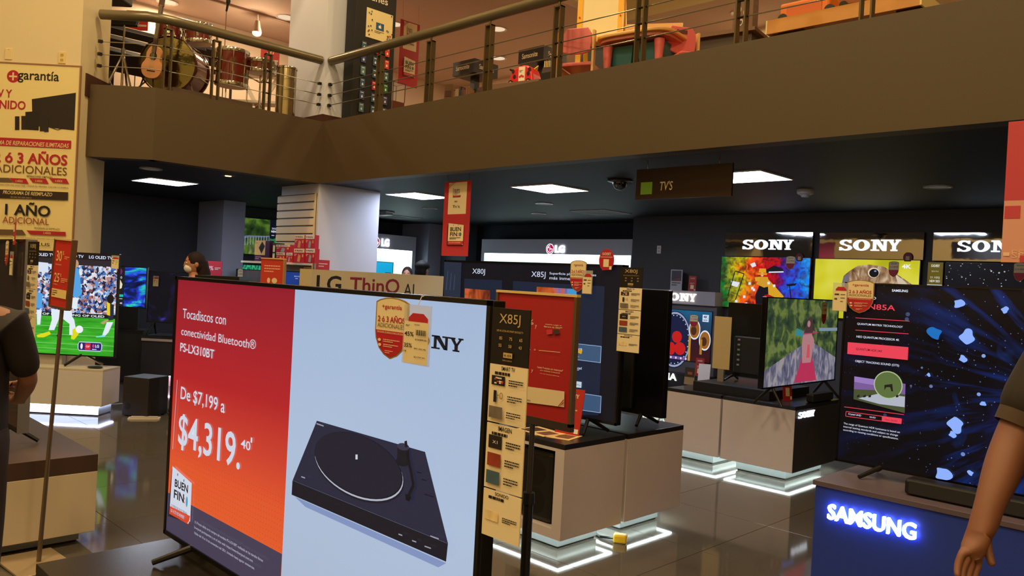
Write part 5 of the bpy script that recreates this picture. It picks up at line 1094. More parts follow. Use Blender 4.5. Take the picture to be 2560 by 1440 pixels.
def wall_tv(label, tl, tr, bl, screen, art, y=YW-.06):
    a, b, c = PY(*tl,y), PY(*tr,y), PY(*bl,y); w, h = b.x-a.x, a.z-c.z
    t = tv(label, (a.x+b.x)/2, y, c.z, w, h, 0, 0, screen(w,h), art, feet=False, bez=.009)
    MB().box(-w*.2,w*.2,.045,.0595,h*.3,h*.7, BLACK).build('wall_bracket', t); return t, a, b, c
def smoke(w, h):
    n = NT('smoke_picture', 1.05); d = n.math('MULTIPLY', n.math('SUBTRACT', n.noise(5,5,.6), .5), .5)
    cr = n.ramp(n.math('ADD', n.math('DIVIDE', n.x, w), d), [(.05,(10,110,40)),(.2,(200,190,20)),(.34,(240,90,20)),(.5,(210,10,20)),(.64,(170,10,30)),(.72,(70,20,160)),(.85,(10,90,230)),(1,(20,160,240))])
    dk = n.math('MULTIPLY', n.math('SUBTRACT', n.noise(13,5,1), .36), 4.5, True); return n.done(n.mix(n.math('MULTIPLY', n.math('SUBTRACT', 1, dk), .8), cr, (50,6,14)))
def art_smoke(m, W, H_):
    f = lambda x,y: ((x-1804)/222*W, (768-y)/125*H_); bk = E((14,12,24)); ye = E((215,160,30)); wt = E((220,225,235))
    def g(pts, c_): m.fl([f(*p) for p in pts], c_)
    g([(1897,735),(1908,706),(1926,706),(1934,730),(1920,734),(1914,758),(1900,762)],bk); g([(1898,708),(1906,690),(1926,690),(1932,712),(1918,716)],E((205,150,40))); g([(1926,694),(1945,712),(1968,735),(1958,742),(1930,732)],ye); g([(1893,692),(1906,690),(1906,700),(1896,702)],ye); m.ell(*f(1912,684),W*.016,H_*.045,E((220,175,150)),14); g([(1903,680),(1904,670),(1920,670),(1922,680)],ye); g([(1900,682),(1924,681),(1924,685),(1900,685)],ye)
    g([(1922,672),(1940,662),(1960,668),(1966,676),(1922,680)],bk); g([(1928,677),(1964,675),(1964,678),(1928,680)],wt); g([(1832,702),(1856,706),(1850,718),(1834,714)],wt); 
    for a_,b_ in (((1842,678),(1826,740)),((1866,684),(1846,752)),((1842,678),(1866,684)),((1980,706),(1986,742))): m.line([f(*a_),f(*b_)],W*.01,bk)
    g([(1972,706),(1998,702),(1994,708),(1976,710)],bk); g([(1880,660),(1892,655),(1896,664),(1886,668)],wt)
    for x,y in ((1878,705),(1890,720),(1866,738),(1872,755),(1926,702),(1940,708),(1886,716),(1846,750)): g([(x,y),(x+6,y-1),(x+7,y+5),(x+1,y+6)],wt)
tG1, a, b, c = wall_tv('wall television showing rainbow smoke and a man in a top hat', (1803,640), (2028,649), (1800,768), smoke, art_smoke)
def yel(w, h):
    n = NT('squirrel_picture'); return n.done(n.ramp(n.noise(1.6,2), [(.3,(150,150,20)),(.5,(205,200,40)),(.7,(225,220,90))]))
fur = NT('fur_picture'); furm = fur.done(fur.ramp(fur.noise(16,6,.5,(1,1,.5)), [(.3,(84,60,44)),(.5,(150,116,84)),(.62,(190,165,135)),(.75,(215,200,180))]))
def art_sq(m, W, H_):
    h0 = W*.5667; f = lambda x,y: ((x-2038)/264*W, H_-(y-648)/150*H_); bk = E((14,12,20))
    m.fl([f(*p) for p in ((2112,712),(2116,690),(2130,678),(2150,664),(2180,660),(2215,664),(2238,676),(2262,690),(2296,712),(2296,788),(2160,788),(2125,760),(2114,730))],furm); m.fl([f(*p) for p in ((2112,712),(2116,690),(2128,684),(2132,700),(2126,724),(2116,722))],E((110,105,112)))
    m.ell(*f(2192,680),W*.055,H_*.085,E((220,200,175)),22); m.ell(*f(2193,681),W*.045,H_*.07,bk,20); m.ell(*f(2196,676),W*.012,H_*.014,E((120,150,200)),10); m.fl([f(*p) for p in ((2244,680),(2270,700),(2282,714),(2256,714))],E((205,190,165)))
    m.text('4K', *f(2260,668), W*.085, H_*.07, E((235,240,240)), .03)
tG2, a, b, c = wall_tv('wall television showing a squirrel close up on yellow green', (2037,645), (2302,660), (2033,793), yel, art_sq)
def spark(w, h):
    n = NT('sparkle_picture'); d = n.voro(26); s = n.math('LESS_THAN', d, n.math('MULTIPLY', n.noise(5,3), .34)); return n.done(n.mix(n.math('MULTIPLY', s, n.noise(40,2)), (8,12,22), (235,245,255)))
tG3, a, b, c = wall_tv('wall television showing white sparkles on black', (2364,655), (2628,672), (2360,805), spark, None)
a, b, c = PY(2320,655,YW-.07), PY(2359,657,YW-.07), PY(2318,713,YW-.07)
t = thing('model_strip', 'olive model strip reading 55 X80J NEW 2021 beside the sparkle television', 'sign', ((a.x+b.x)/2,YW-.03,c.z-.45)); w = b.x-a.x; h = a.z-c.z+.45
MB().box(-w/2,w/2,-.04,-.036,0,h, M((70,60,20), .5)).build('card', t); MB().box(-.03,.03,-.036,.028,h*.3,h*.7, BLACK).build('bracket', t); m = MB(); m.y = -.0405; ol = E((92,80,16)); m.rect(-w/2+.003,w/2-.003,.46,h-.003,ol); wt = E((225,225,215)); sony(m,-w*.28,h-.055,w*.55,.028,wt); m.text('BRAVIA', 0, h-.11, w*.45, .015, E((190,185,160)), al='C'); m.text('55 X80J', 0, h-.19, w*.6, .03, E((205,200,180)), al='C'); m.text('NEW 2021', 0, h-.225, w*.65, .026, wt, .02, al='C'); m.rect(-w/2+.003,w/2-.003,.42,.46,E((190,205,220))); m.build('print', t)
for lb, px, py, w_, h_ in (('warranty tag on the rainbow smoke television',1975,668,.16,.17),('warranty tag on the squirrel television',2233,686,.15,.18),('warranty tag on the sparkle television',2548,697,.15,.2)):
    p = PY(px,py,YW-.08); shield(lb, (p.x,YW-.075,p.z-.03), 0, w_*.75, h_, False)
for lb, px in (('round dark red tag above the rainbow smoke television',1996),('round dark red tag above the squirrel television',2267)):
    p = PY(px,650,YW-.1); t = thing('round_tag', lb, 'tag', (p.x,YW-.075,p.z-.03)); MB().prism([(.05*math.cos(math.radians(x)),.06+.06*math.sin(math.radians(x))) for x in range(-50,231,20)], -.0015,.0015, M((120,22,34), .5)).build('plate', t); m = MB(); m.y = -.002; m.rect(-.02,.02,.03,.075,M((210,190,150), .5)); m.build('print', t)
t = thing('wall_outlet', 'white double socket on the dark display wall', 'outlet', (PY(1648,624,YW).x,YW,PY(1648,634,YW).z)); MB().box(-.035,.035,-.008,0,0,.115, WHITEP).build('plate', t, bevel=.003); m = MB(); m.y = -.0085; m.ell(0,.035,.016,.015,M((170,170,170), .5),12); m.ell(0,.08,.016,.015,M((170,170,170), .5),12); m.build('sockets', t)
# low wall unit with header and small television
YE = 9.5; a, b = PY(1500,722,YE), PY(1792,731,YE); zb_ = PY(1792,766,YE).z; xe0, xe1 = -7.05, b.x-.02
t = thing('brand_cabinet', 'grey wall cabinet with glowing brand header above a small television', 'cabinet', ((xe0+xe1)/2,YE,0)); we = (xe1-xe0)/2; GC = M((168,162,168), .5); zt = b.z
MB().box(-we,we,0,.248,zb_,zt, GC).build('header', t); MB().box(-we,we,.06,.248,.36,zb_, M((88,86,92), .5)).build('back_panel', t); MB().box(-we,we+.05,-.1,.248,.02,.36, M((30,28,32), .5)).build('base_cabinet', t); MB().box(-we+.05,we,-.06,.2,0,.02, BLACK).build('toe', t)
m = MB(); m.y = -.001; xs0 = PY(1655,755,YE).x-(xe0+xe1)/2; xs1 = PY(1740,755,YE).x-(xe0+xe1)/2; z0 = PY(1700,752,YE).z; z1 = PY(1700,733,YE).z; sony(m, xs0, z0, xs1-xs0, z1-z0, E((255,240,225), 3.0), .012); m.build('glowing_letters', t)
m = MB(); m.y = -.101; p = PY(1676,950,YE-.1); m.text('BRAVIA', p.x-(xe0+xe1)/2-.42, p.z, .52, .095, E((235,245,225), 2.5), .02, 0, .01); m.build('glowing_name', t)
ya = YE+.05; a, b, c = PY(1640,769,ya), PY(1782,779,ya), PY(1636,893,ya)
def toy(w, h):
    n = NT('carousel_picture'); return n.done(n.ramp(n.math('ADD', n.math('MULTIPLY', n.z, .9), n.math('MULTIPLY', n.noise(4,3), .3)), [(.2,(60,16,14)),(.4,(40,12,30)),(.6,(30,60,90)),(.8,(20,90,130))]))
def art_toy(m, W, H_):
    f = lambda x,y: ((x-1640)/140*W, (893-y)/122*H_); wt = E((215,225,240)); rd = E((190,26,22)); gd = E((150,92,30))
    u,v = f(1690,845); m.ell(u,v,W*.3,H_*.58,E((20,26,60)),30); m.ring(u,v,W*.29,H_*.56,W*.02,H_*.04,E((150,160,190)),30)
    for k in range(26): t_ = 2*math.pi*k/26; m.ell(u+W*.255*math.cos(t_),v+H_*.49*math.sin(t_),W*.008,H_*.012,wt,8,step=.0001)
    for x,y,rx,ry in ((1684,868,.075,.13),(1706,866,.1,.13),(1697,838,.09,.12)): m.ell(*f(x,y),W*rx,H_*ry,rd,18)
    for x,y in ((1740,816),(1766,840)): m.ell(*f(x,y),W*.1,H_*.2,wt,22); m.ell(*f(x,y),W*.085,H_*.17,gd,22); m.ell(*f(x-2,y+3),W*.05,H_*.09,E((70,36,16)),18)
    m.rect(W*.62,W*.66,0,H_*.5,E((190,140,50))); m.rect(W*.82,W*.86,H_*.15,H_*.45,E((170,120,40))); m.rect(0,W*.6,0,H_*.06,E((120,80,150)))
    for k in range(7): m.ell(W*(.05+.09*k),H_*.03,W*.014,H_*.024,wt,8,step=.0001)
    m.rect(W*.845,W*.95,H_*.8,H_*.94,E((210,225,240))); m.text('4K', W*.86,H_*.87,W*.075,H_*.055,E((20,60,110)),.03); m.text('HDR', W*.86,H_*.815,W*.075,H_*.035,E((20,60,110)),.02)
t = tv('small television showing red and gold carousel decorations in the grey cabinet', (a.x+b.x)/2, ya, .36, b.x-a.x, a.z-c.z, 0, c.z-.36, toy(0,0), art_toy, bez=.008)
p = PY(1733,818,ya-.02); shield('warranty tag on the small carousel television', (p.x,ya-.01,p.z), 0, .13, .17, False)
p = PY(1746,912,YE-.08); red_card('red brand card on the ledge before the carousel television', (p.x,YE-.06,.36), 0, .13, .24, -.1)
o = thing('sign_holder', 'clear sign holder with a printed sheet on the grey cabinet', 'sign', (PY(1690,720,YE+.1).x,YE+.1,zt)); h = PY(1690,674,YE+.1).z-zt; MB().box(-.095,.095,-.003,.003,.003,h, M((170,170,175), .3)).build('sheet', o); m = MB(); m.y = -.0035; m.rect(-.08,.08,h*.45,h*.95, M((70,64,74), .5)); m.fl([(-.07,h*.5),(.07,h*.47),(.06,h*.62)], M((130,60,60), .5)); m.bars(-.07,h*.38,.14,2,.03,.012,INK,3); m.build('print', o); MB().box(-.095,.095,-.04,.04,0,.003, M((190,190,195), .2)).build('foot', o)
red_card('red brand card on top of the grey cabinet', (PY(1730,722,YE+.1).x,YE+.1,zt), 0, .12, PY(1732,690,YE+.1).z-zt, -.05)

# ================================================================ Samsung island
SY = 3.8; SX0 = PZ(2037,1200,.62).x; PURP = M((96,84,96), .4)
pdS = pedestal('dark blue pedestal with glowing brand letters', SX0, .9, SY, 4.75, .62, (M((44,66,170), .4), PURP), toe=.08, rec=.05, tt=.025, over=.01)
n = pdS; uc = (SX0+.9)/2; u0 = PY(2073,1290,SY).x-uc; u1 = PY(2293,1340,SY).x-uc; z0 = PY(2080,1297,SY).z; z1 = PY(2080,1258,SY).z
m = MB(); m.y = -.486; m.text('SAMSUNG', u0, z0, u1-u0, z1-z0, E((232,238,255), 4.0), .016, 0, .016); m.build('glowing_letters', pdS)
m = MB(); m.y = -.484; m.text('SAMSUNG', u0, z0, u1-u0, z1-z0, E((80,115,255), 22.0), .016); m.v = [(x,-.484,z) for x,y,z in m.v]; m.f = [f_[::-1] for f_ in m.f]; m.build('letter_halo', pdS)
YH = 4.1; a, c = PY(2113,705,YH), PY(2083,1150,YH); hH = a.z-c.z; wH = hH*1.74
qH = Plane(lambda x,y: PY(x,y,YH), 'x', a.x+.008, c.z+.0104)
n = NT('particles_picture'); W_, H2 = wH-.016, hH-.02
base = n.ramp(n.noise(2.2,4,.8), [(.4,(2,2,9)),(.6,(4,5,20)),(.75,(8,14,52))])
st = n.math('LESS_THAN', n.voro(11), n.math('MULTIPLY', n.noise(3,2), .2)); pic = n.mix(n.math('MULTIPLY', st, .9), base, (150,180,255))
dx, dz = n.math('SUBTRACT', n.x, W_*.66), n.math('SUBTRACT', n.z, H2*.5); an = n.math('ARCTAN2', dz, dx); rr = n.math('SQRT', n.math('ADD', n.math('MULTIPLY',dx,dx), n.math('MULTIPLY',dz,dz)))
cb_ = n.n('CombineXYZ'); n.l(n.math('MULTIPLY', an, 9.0), cb_.inputs[0]); n.l(n.math('MULTIPLY', rr, 2.2), cb_.inputs[1]); nz = n.n('TexNoise'); nz.inputs['Scale'].default_value = 1; nz.inputs['Detail'].default_value = 6; n.l(cb_.outputs[0], nz.inputs['Vector'])
ray_ = n.math('MULTIPLY', n.math('MULTIPLY', n.math('SUBTRACT', nz.outputs['Fac'], .5), 3.5, True), n.rng(rr, .12, .55)); pic = n.mix(ray_, pic, (16,60,150))
fd = n.math('MULTIPLY', n.math('LESS_THAN', n.voro(46), n.math('MULTIPLY', n.noise(6,2), .22)), n.rng(rr,.1,.5)); pic = n.mix(n.math('MULTIPLY', fd, .6), pic, (120,160,255))
b2 = n.math('MULTIPLY', n.math('SUBTRACT', n.noise(3.2,5,1.5,(1,1,.7),(3,0,1)), .62), 4, True); pic = n.mix(b2, pic, (20,80,170)); lf = n.math('MULTIPLY', n.math('SUBTRACT', 1, n.rng(n.x, W_*.16, W_*.45)), .9); pic = n.mix(lf, pic, (3,3,10)); parm = n.done(pic)
def artH(m, W, Hh):
    q = qH; f = lambda x,y: q(2040+x/1.894, 680+y/1.894); wt = E((215,222,240)); rd = E((232,66,86))
    def T(s,x0,y0,x1,y1,yt,c_,b_=0): tx(m,q,s,2040+x0/1.894,680+y0/1.894,2040+x1/1.894,680+y1/1.894,680+yt/1.894,c_,b_)
    def g(pts, c_): m.fl([f(*p) for p in pts], c_)
    T('SAMSUNG',358,93,434,95,81,wt,.03); T('NEO QLED',180,128,283,133,113,wt,.02); T('QN85A',200,178,373,187,148,rd,.01)
    m.line([f(186,217),f(442,233)],.003,rd); T('QUANTUM MATRIX TECHNOLOGY',194,251,410,267,240,wt,.01); m.line([f(186,275),f(438,293)],.003,rd); T('NEO QUANTUM PROCESSOR 4K',191,312,394,328,300,wt,.01)
    g([(148,388),(150,332),(437,356),(434,417)],rd); T('QUANTUM HDR 24X',189,371,313,382,358,E((60,10,24)),.005); T('OBJECT TRACKING SOUND (OTS)',185,429,393,449,416,wt,.01)
    g([(178,602),(182,494),(424,530),(420,668)],E((120,90,150))); g([(178,602),(180,555),(300,560),(422,580),(420,668)],E((70,80,50))); g([(200,598),(300,575),(422,590),(420,640),(300,625)],E((175,180,195))); g([(182,520),(182,494),(300,512),(300,540)],E((150,120,190)))
    u,v = f(342,535); m.ell(u,v,.068,.068,E((170,190,150)),26); m.ell(u,v,.063,.063,E((90,110,60)),26); g([(325,560),(325,535),(362,530),(366,565),(358,565),(352,545),(334,545)],E((30,28,28)))
    for x in (195,225,250,380): g([(x,585),(x+12,580),(x+12,592),(x,594)],E((30,28,26)))
    m.line([f(135,638),f(418,675)],.003,rd); m.line([f(145,660),f(407,695),f(405,718),f(143,682),f(145,660)],.003,rd); g([(314,706),(315,684),(407,696),(405,718)],rd); T('Crystal UHD',155,677,216,684,666,wt,.01); T('QLED',256,690,285,693,682,wt,.01); T('Neo QLED',330,702,388,709,693,E((120,20,34)))
    T('The range of Quantum HDR luminance is based on',134,722,400,760,711,wt,.005); T('internal testing standards and subject to change',133,737,391,775,726,wt,.005); T('according to viewing conditions or specifications.',132,752,393,792,741,wt,.005)
    for x,y,r in ((720,305,.03),(898,180,.014),(665,725,.032),(605,955,.034),(680,150,.022),(650,768,.015),(795,622,.012),(565,290,.03),(700,410,.016),(538,486,.008),(735,950,.012)): u,v = f(x,y); m.fl([(u+r*1.0*math.cos(k)*(1+.25*math.sin(3*k+x)),v+r*math.sin(k)*(1+.25*math.cos(2*k+y))) for k in [2*math.pi*i/24 for i in range(24)]], E((140,175,255) if x != 565 else (20,110,190)))
    u,v = f(965,565); m.ell(u,v,.04,.01,E((30,70,255)),18); m.ell(u,v,.012,.04,E((40,90,255)),18); m.ell(u,v,.012,.012,E((170,220,255)),14)
tv('large television showing blue particles and a list of red and white features', a.x+wH/2, YH, .62, wH, hH, 0, c.z-.62, parm, artH, bez=.008)
p = PY(2148,783,YH-.012); shield('cream and red warranty tag on the blue particle television', (p.x,YH-.012,p.z), 0, .135, .165); p = PY(2098,778,YH-.02); price_tag('price ticket clipped to the edge of the blue particle television', (p.x,YH-.02,p.z), 0, .075, .145)
p = PZ(2255,1238,.62); sb = thing('sound_bar', 'long black sound bar on the dark blue pedestal', 'sound bar', (p.x+.62,3.93,.62)); MB().box(-.62,.62,-.05,.05,.004,.075, M((22,21,26), .5)).build('bar', sb, bevel=.012); MB().box(-.5,.5,-.03,.03,0,.005, BLACK).build('foot_pad', sb); MB().box(-.6,.6,-.0515,-.05,.012,.066, M((34,33,40), .7)).build('grille', sb)
# ================================================================ lit brand booths at the back
BG = M((205,206,220), .5); BW = M((225,232,232), .5); STRIP = E((225,250,245), 6.0); MAG = E((190,20,80), 1.0); LGL = E((240,240,255), 2.2)
def booth(label, loc, rz, w, zt, hh, lx, lw, lh, zs):
    t = thing('brand_booth', label, 'display booth', loc, rz)
    MB().box(-w/2,w/2,0,.3,zt-hh,zt, BG).build('header', t); MB().box(-w/2,w/2,.26,.3,0,zt-hh, BW).build('back_panel', t)
    for s in (-1,1): MB().box(s*w/2-(.08 if s > 0 else 0),s*w/2+(.08 if s < 0 else 0),0,.26,0,zt-hh, BG).build('side_post', t)
    MB().box(-w/2+.08,w/2-.08,.02,.24,zt-hh-.045,zt-hh-.001, STRIP).build('light_strip', t)
    m = MB(); m.y = -.002; lg(m, lx, zs, lw, lh, LGL, MAG, LGL, .015); m.build('glowing_logo', t); return t
YL2 = 10.3; a, b = PY(1205,600,YL2), PY(1590,598,YL2); cxl = (a.x+b.x)/2; wl_ = b.x-a.x
u0 = PY(1366,630,YL2); u1 = PY(1412,633,YL2); ztop = b.z
booth('wide lit booth with a glowing round logo', (cxl,YL2,0), 0, wl_, ztop, ztop-PY(1590,639,YL2).z, u0.x-cxl, u1.x-u0.x, .13, PY(1390,632,YL2).z)
XL1 = -12.45; a, b = PX(900,579,XL1), PX(1041,593,XL1); cyl = (a.y+b.y)/2
u0 = PX(933,614,XL1); u1 = PX(972,617,XL1)
bo = booth('narrow lit booth with a glowing logo and a cyan screen beside the column', (XL1,cyl,0), 90, b.y-a.y, b.z, b.z-PX(1035,628,XL1).z, u0.y-cyl-.05, u1.y-u0.y+.05, .15, PX(945,615,XL1).z)
MB().box((b.y-a.y)/2-.2,(b.y-a.y)/2-.09,.1,.24,.3,b.z-.4, STRIP).build('light_strip', bo)
xt = XL1-.1; a, b, c = PX(915,650,xt), PX(984,656,xt), PX(982,720,xt)
n = NT('cyan_picture'); cym = n.done(n.ramp(n.rng(n.z,0,.6), [(0,(10,150,205)),(1,(20,175,225))]))
def artc(m, W, H_): m.rect(W*.72,W*.94,H_*.5,H_*.6,E((40,60,70))); m.bars(W*.74,H_*.57,W*.18,2,H_*.03,H_*.015,E((200,220,225)),2)
tvc = tv('small television showing plain cyan in the narrow lit booth', xt, (a.y+b.y)/2, .9, b.y-a.y, b.z-c.z, 90, c.z-.9, cym, artc, bez=.01, feet=False); MB().box(-.1,.1,.045,.16,.1,.25, BLACK).build('wall_bracket', tvc); tvc.location.z = .9
o = MB().box(-.7,.6,-.6,-.13,.06,.8, BW); o.box(-.72,.62,-.62,-.125,.8,.83, DTOP).box(-.65,.55,-.55,-.15,0,.06, BLACK); o = o.build('display_counter'); place(o, (xt,(a.y+b.y)/2,0), 90); tag(o, 'white counter under the cyan television', 'counter')

# ================================================================ header of the long white gondola
XG = -6.17; g0 = PD(779,673,7.0); y0 = PX(779,673,XG).y; y1 = PX(1125,690,XG).y; xg = PY(750,672,y0).x; GT = M((206,190,150), .55)
t = thing('brand_gondola', 'long white gondola with a beige ThinQ header behind the turntable television', 'gondola', (XG,(y0+y1)/2,0), 90); ln = (y1-y0)/2; dp = XG-xg; zg = g0.z
MB().box(-ln,ln,0,dp,zg-.36,zg, GT).build('header', t); MB().box(-ln-.05,ln+.05,-.25,dp+.25,.08,.7, WHITEP).build('counter', t); MB().box(-ln,ln,-.15,dp+.15,0,.08, BLACK).build('toe', t); MB().box(-ln*.8,ln*.8,.02,dp-.02,.7,zg-.36, WHITEP).build('riser', t)
qg = lambda x,y: (PX(x,y,XG).y-(y0+y1)/2, PX(x,y,XG).z); m = MB(); m.y = -.001
def T(s,x0,y_,x1,y2,yt,c_,b_=0): u0,v0 = qg(x0,y_); m.text(s,u0,v0,qg(x1,y2)[0]-u0,qg(x0,yt)[1]-v0,c_,b_)
T('LG',790,730,852,733,687,INK,.02); T('ThinQ',873,738,997,745,692,M((130,28,38), .5),.015); T('AI',1008,740,1034,741,709,INK,.0); m.build('lettering', t)
# red card on the column, earbud sign
p = PX(808,677,-8.38); t = thing('promo_card', 'small red card fixed to the white column', 'card', (-8.396,p.y,p.z), 90); MB().box(-.09,.09,-.006,0,0,.13, M((190,34,36), .5)).build('sheet', t); m = MB(); m.y = -.0065; m.bars(-.06,.09,.12,2,.03,.012,M((235,200,180), .5),3); m.build('print', t)
dE = 6.4; g = PD(680,704,dE); t = thing('earbud_sign', 'orange red sign with white earbuds on a pole behind the turntable television', 'sign', (g.x,g.y,0), 20); z0 = g.z-.1; z1 = PD(680,648,dE).z
MB().box(-.115,.115,-.005,.005,z0,z1, M((198,62,44), .5)).build('panel', t); m = MB().box(.115,.128,-.012,.012,z0,z1, M((170,130,80), .5)).box(-.115,.128,-.012,.012,z1,z1+.01, M((222,170,110), .5)); m.build('frame', t); m = MB(); m.y = -.0055
m.bars(-.08,z1-.05,.16,3,.022,.008,M((240,190,165), .5),5); e_ = M((236,214,170), .4)
for x in (-.03,.03): m.ell(x,z1-.17,.016 if x < 0 else .028,.022,e_,14); m.rect(x-.007,x+.007,z1-.24,z1-.17,e_)
m.build('print', t); MB().cyl((0,.01,.01),(0,.01,z0),.012,.012, STEEL, 10).build('pole', t); MB().box(-.15,.15,-.12,.12,0,.012, STEEL).build('base_plate', t)

# ================================================================ slatwall and boxed goods on the column
SLAT = M((222,198,146), .5, noise=.04, scale=6); ys = 5.154
a, b = PY(698,490,ys), PY(793,487,ys); zt = a.z; xa, xb = a.x, b.x
t = thing('slat_wall', 'tan slatted display panel on the white column', 'display panel', ((xa+xb)/2,ys,0)); w = (xb-xa)/2
MB().box(-w,w,-.008,0,.3,zt, M((70,52,34), .6)).build('backing', t); MB().box(w-.02,w,-.024,-.008,.3,zt, SLAT).build('edge_trim', t)
dz = (zt-PY(745,655,ys).z)/8.6; sl = None; k = 0
z = zt-dz
while z > .3:
    if sl is None: sl = MB().box(-w,w-.021,-.022,-.008,.004,dz-.012, SLAT).build('slat', t, bevel=.003); s_ = sl
    else: s_ = sl.copy(); COL.objects.link(s_)
    s_.location = (0,0,z); z -= dz
zs = PY(745,657,4.95).z
sh = thing('wall_shelf', 'white shelf on the slatted panel holding boxed goods', 'shelf', ((xa+xb)/2,ys-.024,zs)); MB().box(-.75,w,-.3,0,-.025,0, M((225,215,195), .5)).build('board', sh); [MB().box(x-.012,x+.012,-.24,0,-.12,-.025, STEEL).build('bracket', sh) for x in (-.2,.25)]
RB1, WB = M((186,26,44), .4), M((226,210,180), .5); yf = ys-.3
def carton(label, x0,x1,yb,yt,kind,group=None,z0=None,i=0):
    p0, p1 = PY(x0,yb,yf), PY(x1,yt,yf); w = p1.x-p0.x; h = PY(x0,yt,yf).z-p0.z
    zz = zs if z0 is None else z0
    o = thing('boxed_product', label, 'box', ((p0.x+p1.x)/2,yf+.04,zz), 0, group); MB().box(-w/2,w/2,-.03,.03,0,h, RB1 if kind < 3 else M((66,28,74), .4)).build('carton', o, bevel=.002); m = MB(); m.y = -.0305
    if kind < 3:
        m.rect(-w/2,w/2,h*.72,h, WB if kind != 2 else M((228,222,222), .5)); m.ell(-w*.36,h*.86,w*.06,h*.07,RB1,12); m.text('Mobifree', -w*.22,h*.8,w*.55,h*.12,INK,.02)
        m.fl([(-w*.16,h*.08),(w*.1,h*.05),(w*.16,h*.5),(-w*.06,h*.62)], M((214,150,100) if kind == 1 else (150,160,175), .4)); m.bars(-w*.45,h*.62,w*.25,2,h*.09,h*.05,M((240,200,190), .5),i); m.rect(w*.3,w*.42,h*.4,h*.6,M((226,170,60), .5))
    else:
        m.rect(-w*.5,w*.22,h*.3,h, M((228,186,116), .5)); m.fl([(-w*.22,h*.65),(-.02*w,h*.36),(w*.2,h*.72),(0,h*.96)], M((36,30,34), .4)); m.text('BOX', -w*.45,h*.86,w*.14,h*.05,INK); m.bars(-w*.42,h*.22,w*.4,2,h*.08,h*.03,M((210,180,200), .5),2)
    m.build('print', o); return h
g = 'red boxed accessories on the slatted panel'
hz = carton('red and cream accessory box on the shelf beneath another', 732,760,654,619,1,g,None,1); carton('red and white accessory box on the shelf beneath another', 761,786,655,619,2,g,None,2)
carton('red and cream accessory box on top of the stack beside the column edge', 734,760,619,585,1,g,zs+hz,3); carton('red and white accessory box topmost beside the column edge', 761,785,619,585,2,g,zs+hz,4)
h2 = carton('small red accessory box on the shelf with orange window', 688,711,651,627,1,g,None,5); carton('small red accessory box on the shelf with grey window', 713,730,652,628,2,g,None,6); carton('wide red accessory box lying on two small boxes', 688,724,627,608,0,g,zs+h2,7)
carton('purple and tan tablet box on the shelf', 634,673,646,595,3)
o = thing('boxed_product', 'slim green and tan accessory box beside the purple tablet box', 'box', (PY(680,647,yf).x,yf+.08,zs)); MB().box(-.035,.035,-.06,.06,0,.23, M((48,60,40), .4)).build('carton', o); m = MB(); m.y = -.0605; m.rect(-.025,.025,.12,.2,TAGC); m.rect(-.025,.025,.02,.1,TAGC); m.ell(-.008,.09,.005,.005,INK,8); m.ell(.01,.04,.005,.005,INK,8); m.build('print', o)

# ================================================================ televisions on the left wall
xw = -13.04
n = NT('viaduct_picture'); frst = n.done(n.ramp(n.noise(4,6,.5), [(.3,(16,26,14)),(.45,(40,66,24)),(.56,(84,116,36)),(.66,(60,70,50)),(.8,(130,150,70))]))
def artV(m, W, H_):
    gy = E((96,104,126)); m.fl([(W*.15,H_*.45),(W*.4,H_*.52),(W*.75,H_*.54),(W,H_*.6),(W,H_*.56),(W*.75,H_*.5),(W*.4,H_*.46),(W*.2,H_*.38)],gy)
    for i in range(13): x = W*(.16+.055*i); m.rect(x,x+W*.015,H_*(.2+.012*i),H_*(.45+.008*i),E((130,138,160)))
    m.ell(W*.13,H_*.6,W*.035,H_*.09,E((140,190,215)),16); m.fl([(W*.0,H_*.42),(W*.08,H_*.46),(W*.08,H_*.56),(W*0,H_*.56)],E((110,150,110)))
    m.rect(W*.83,W,0,H_,E((10,12,26))); m.text('2021', W*.87,H_*.74,W*.11,H_*.05,E((190,205,235)),.01); m.text('NEW', W*.86,H_*.65,W*.12,H_*.06,E((225,230,245)),.03); m.bars(W*.87,H_*.58,W*.1,1,.01,H_*.02,E((200,210,235)),1); m.fl([(W*.84,H_*.3),(W*.99,H_*.35),(W*.99,H_*.52),(W*.9,H_*.46),(W*.84,H_*.48)],E((30,120,70)))
a, b, c = PX(572,538,xw), PX(697,553,xw), PX(572,634,xw)
t = tv('wall television showing a stone viaduct in green forest', xw, (a.y+b.y)/2, c.z, b.y-a.y, a.z-c.z, 90, 0, frst, artV, feet=False); MB().box(-.3,.3,.045,.0595,.2,.5, BLACK).build('wall_bracket', t)
xk = -12.5; ct = thing('wall_counter', 'long grey counter below the viaduct television', 'counter', (-12.8,6.95,0), 90); MB().box(-.75,.9,-.3,.28,.05,.72, M((110,112,124), .5)).build('body', ct); MB().box(-.77,.92,-.32,.28,.72,.75, DTOP).build('top', ct); MB().box(-.7,.85,-.25,.25,0,.05, BLACK).build('toe', ct)
n = NT('leaf_picture'); leaf = n.done(n.ramp(n.noise(5,4,2,(3,1,1)), [(.35,(6,26,26)),(.5,(20,110,80)),(.6,(70,190,130)),(.7,(30,120,150))]))
a, b = PX(592,659,xk), PX(662,663,xk); t = tv('television with green leaf streaks standing on the grey counter', xk-.15, (a.y+b.y)/2+.02, .75, b.y-a.y, a.z-.81, 90, .06, leaf, None)
a, b = PX(592,672,-12.02), PX(655,676,-12.02); n = NT('dusk_picture'); dusk = n.done(n.ramp(n.noise(2,3), [(.35,(34,36,46)),(.6,(66,62,66)),(.7,(90,80,70))]))
o = thing('display_stand', 'low dark stand in front of the grey counter', 'stand', (-12.0,(a.y+b.y)/2,0), 90); MB().box(-.26,.26,-.12,.1,.04,.8, MATT).build('body', o); MB().box(-.26,.26,-.1,.08,0,.04, BLACK).build('base', o)
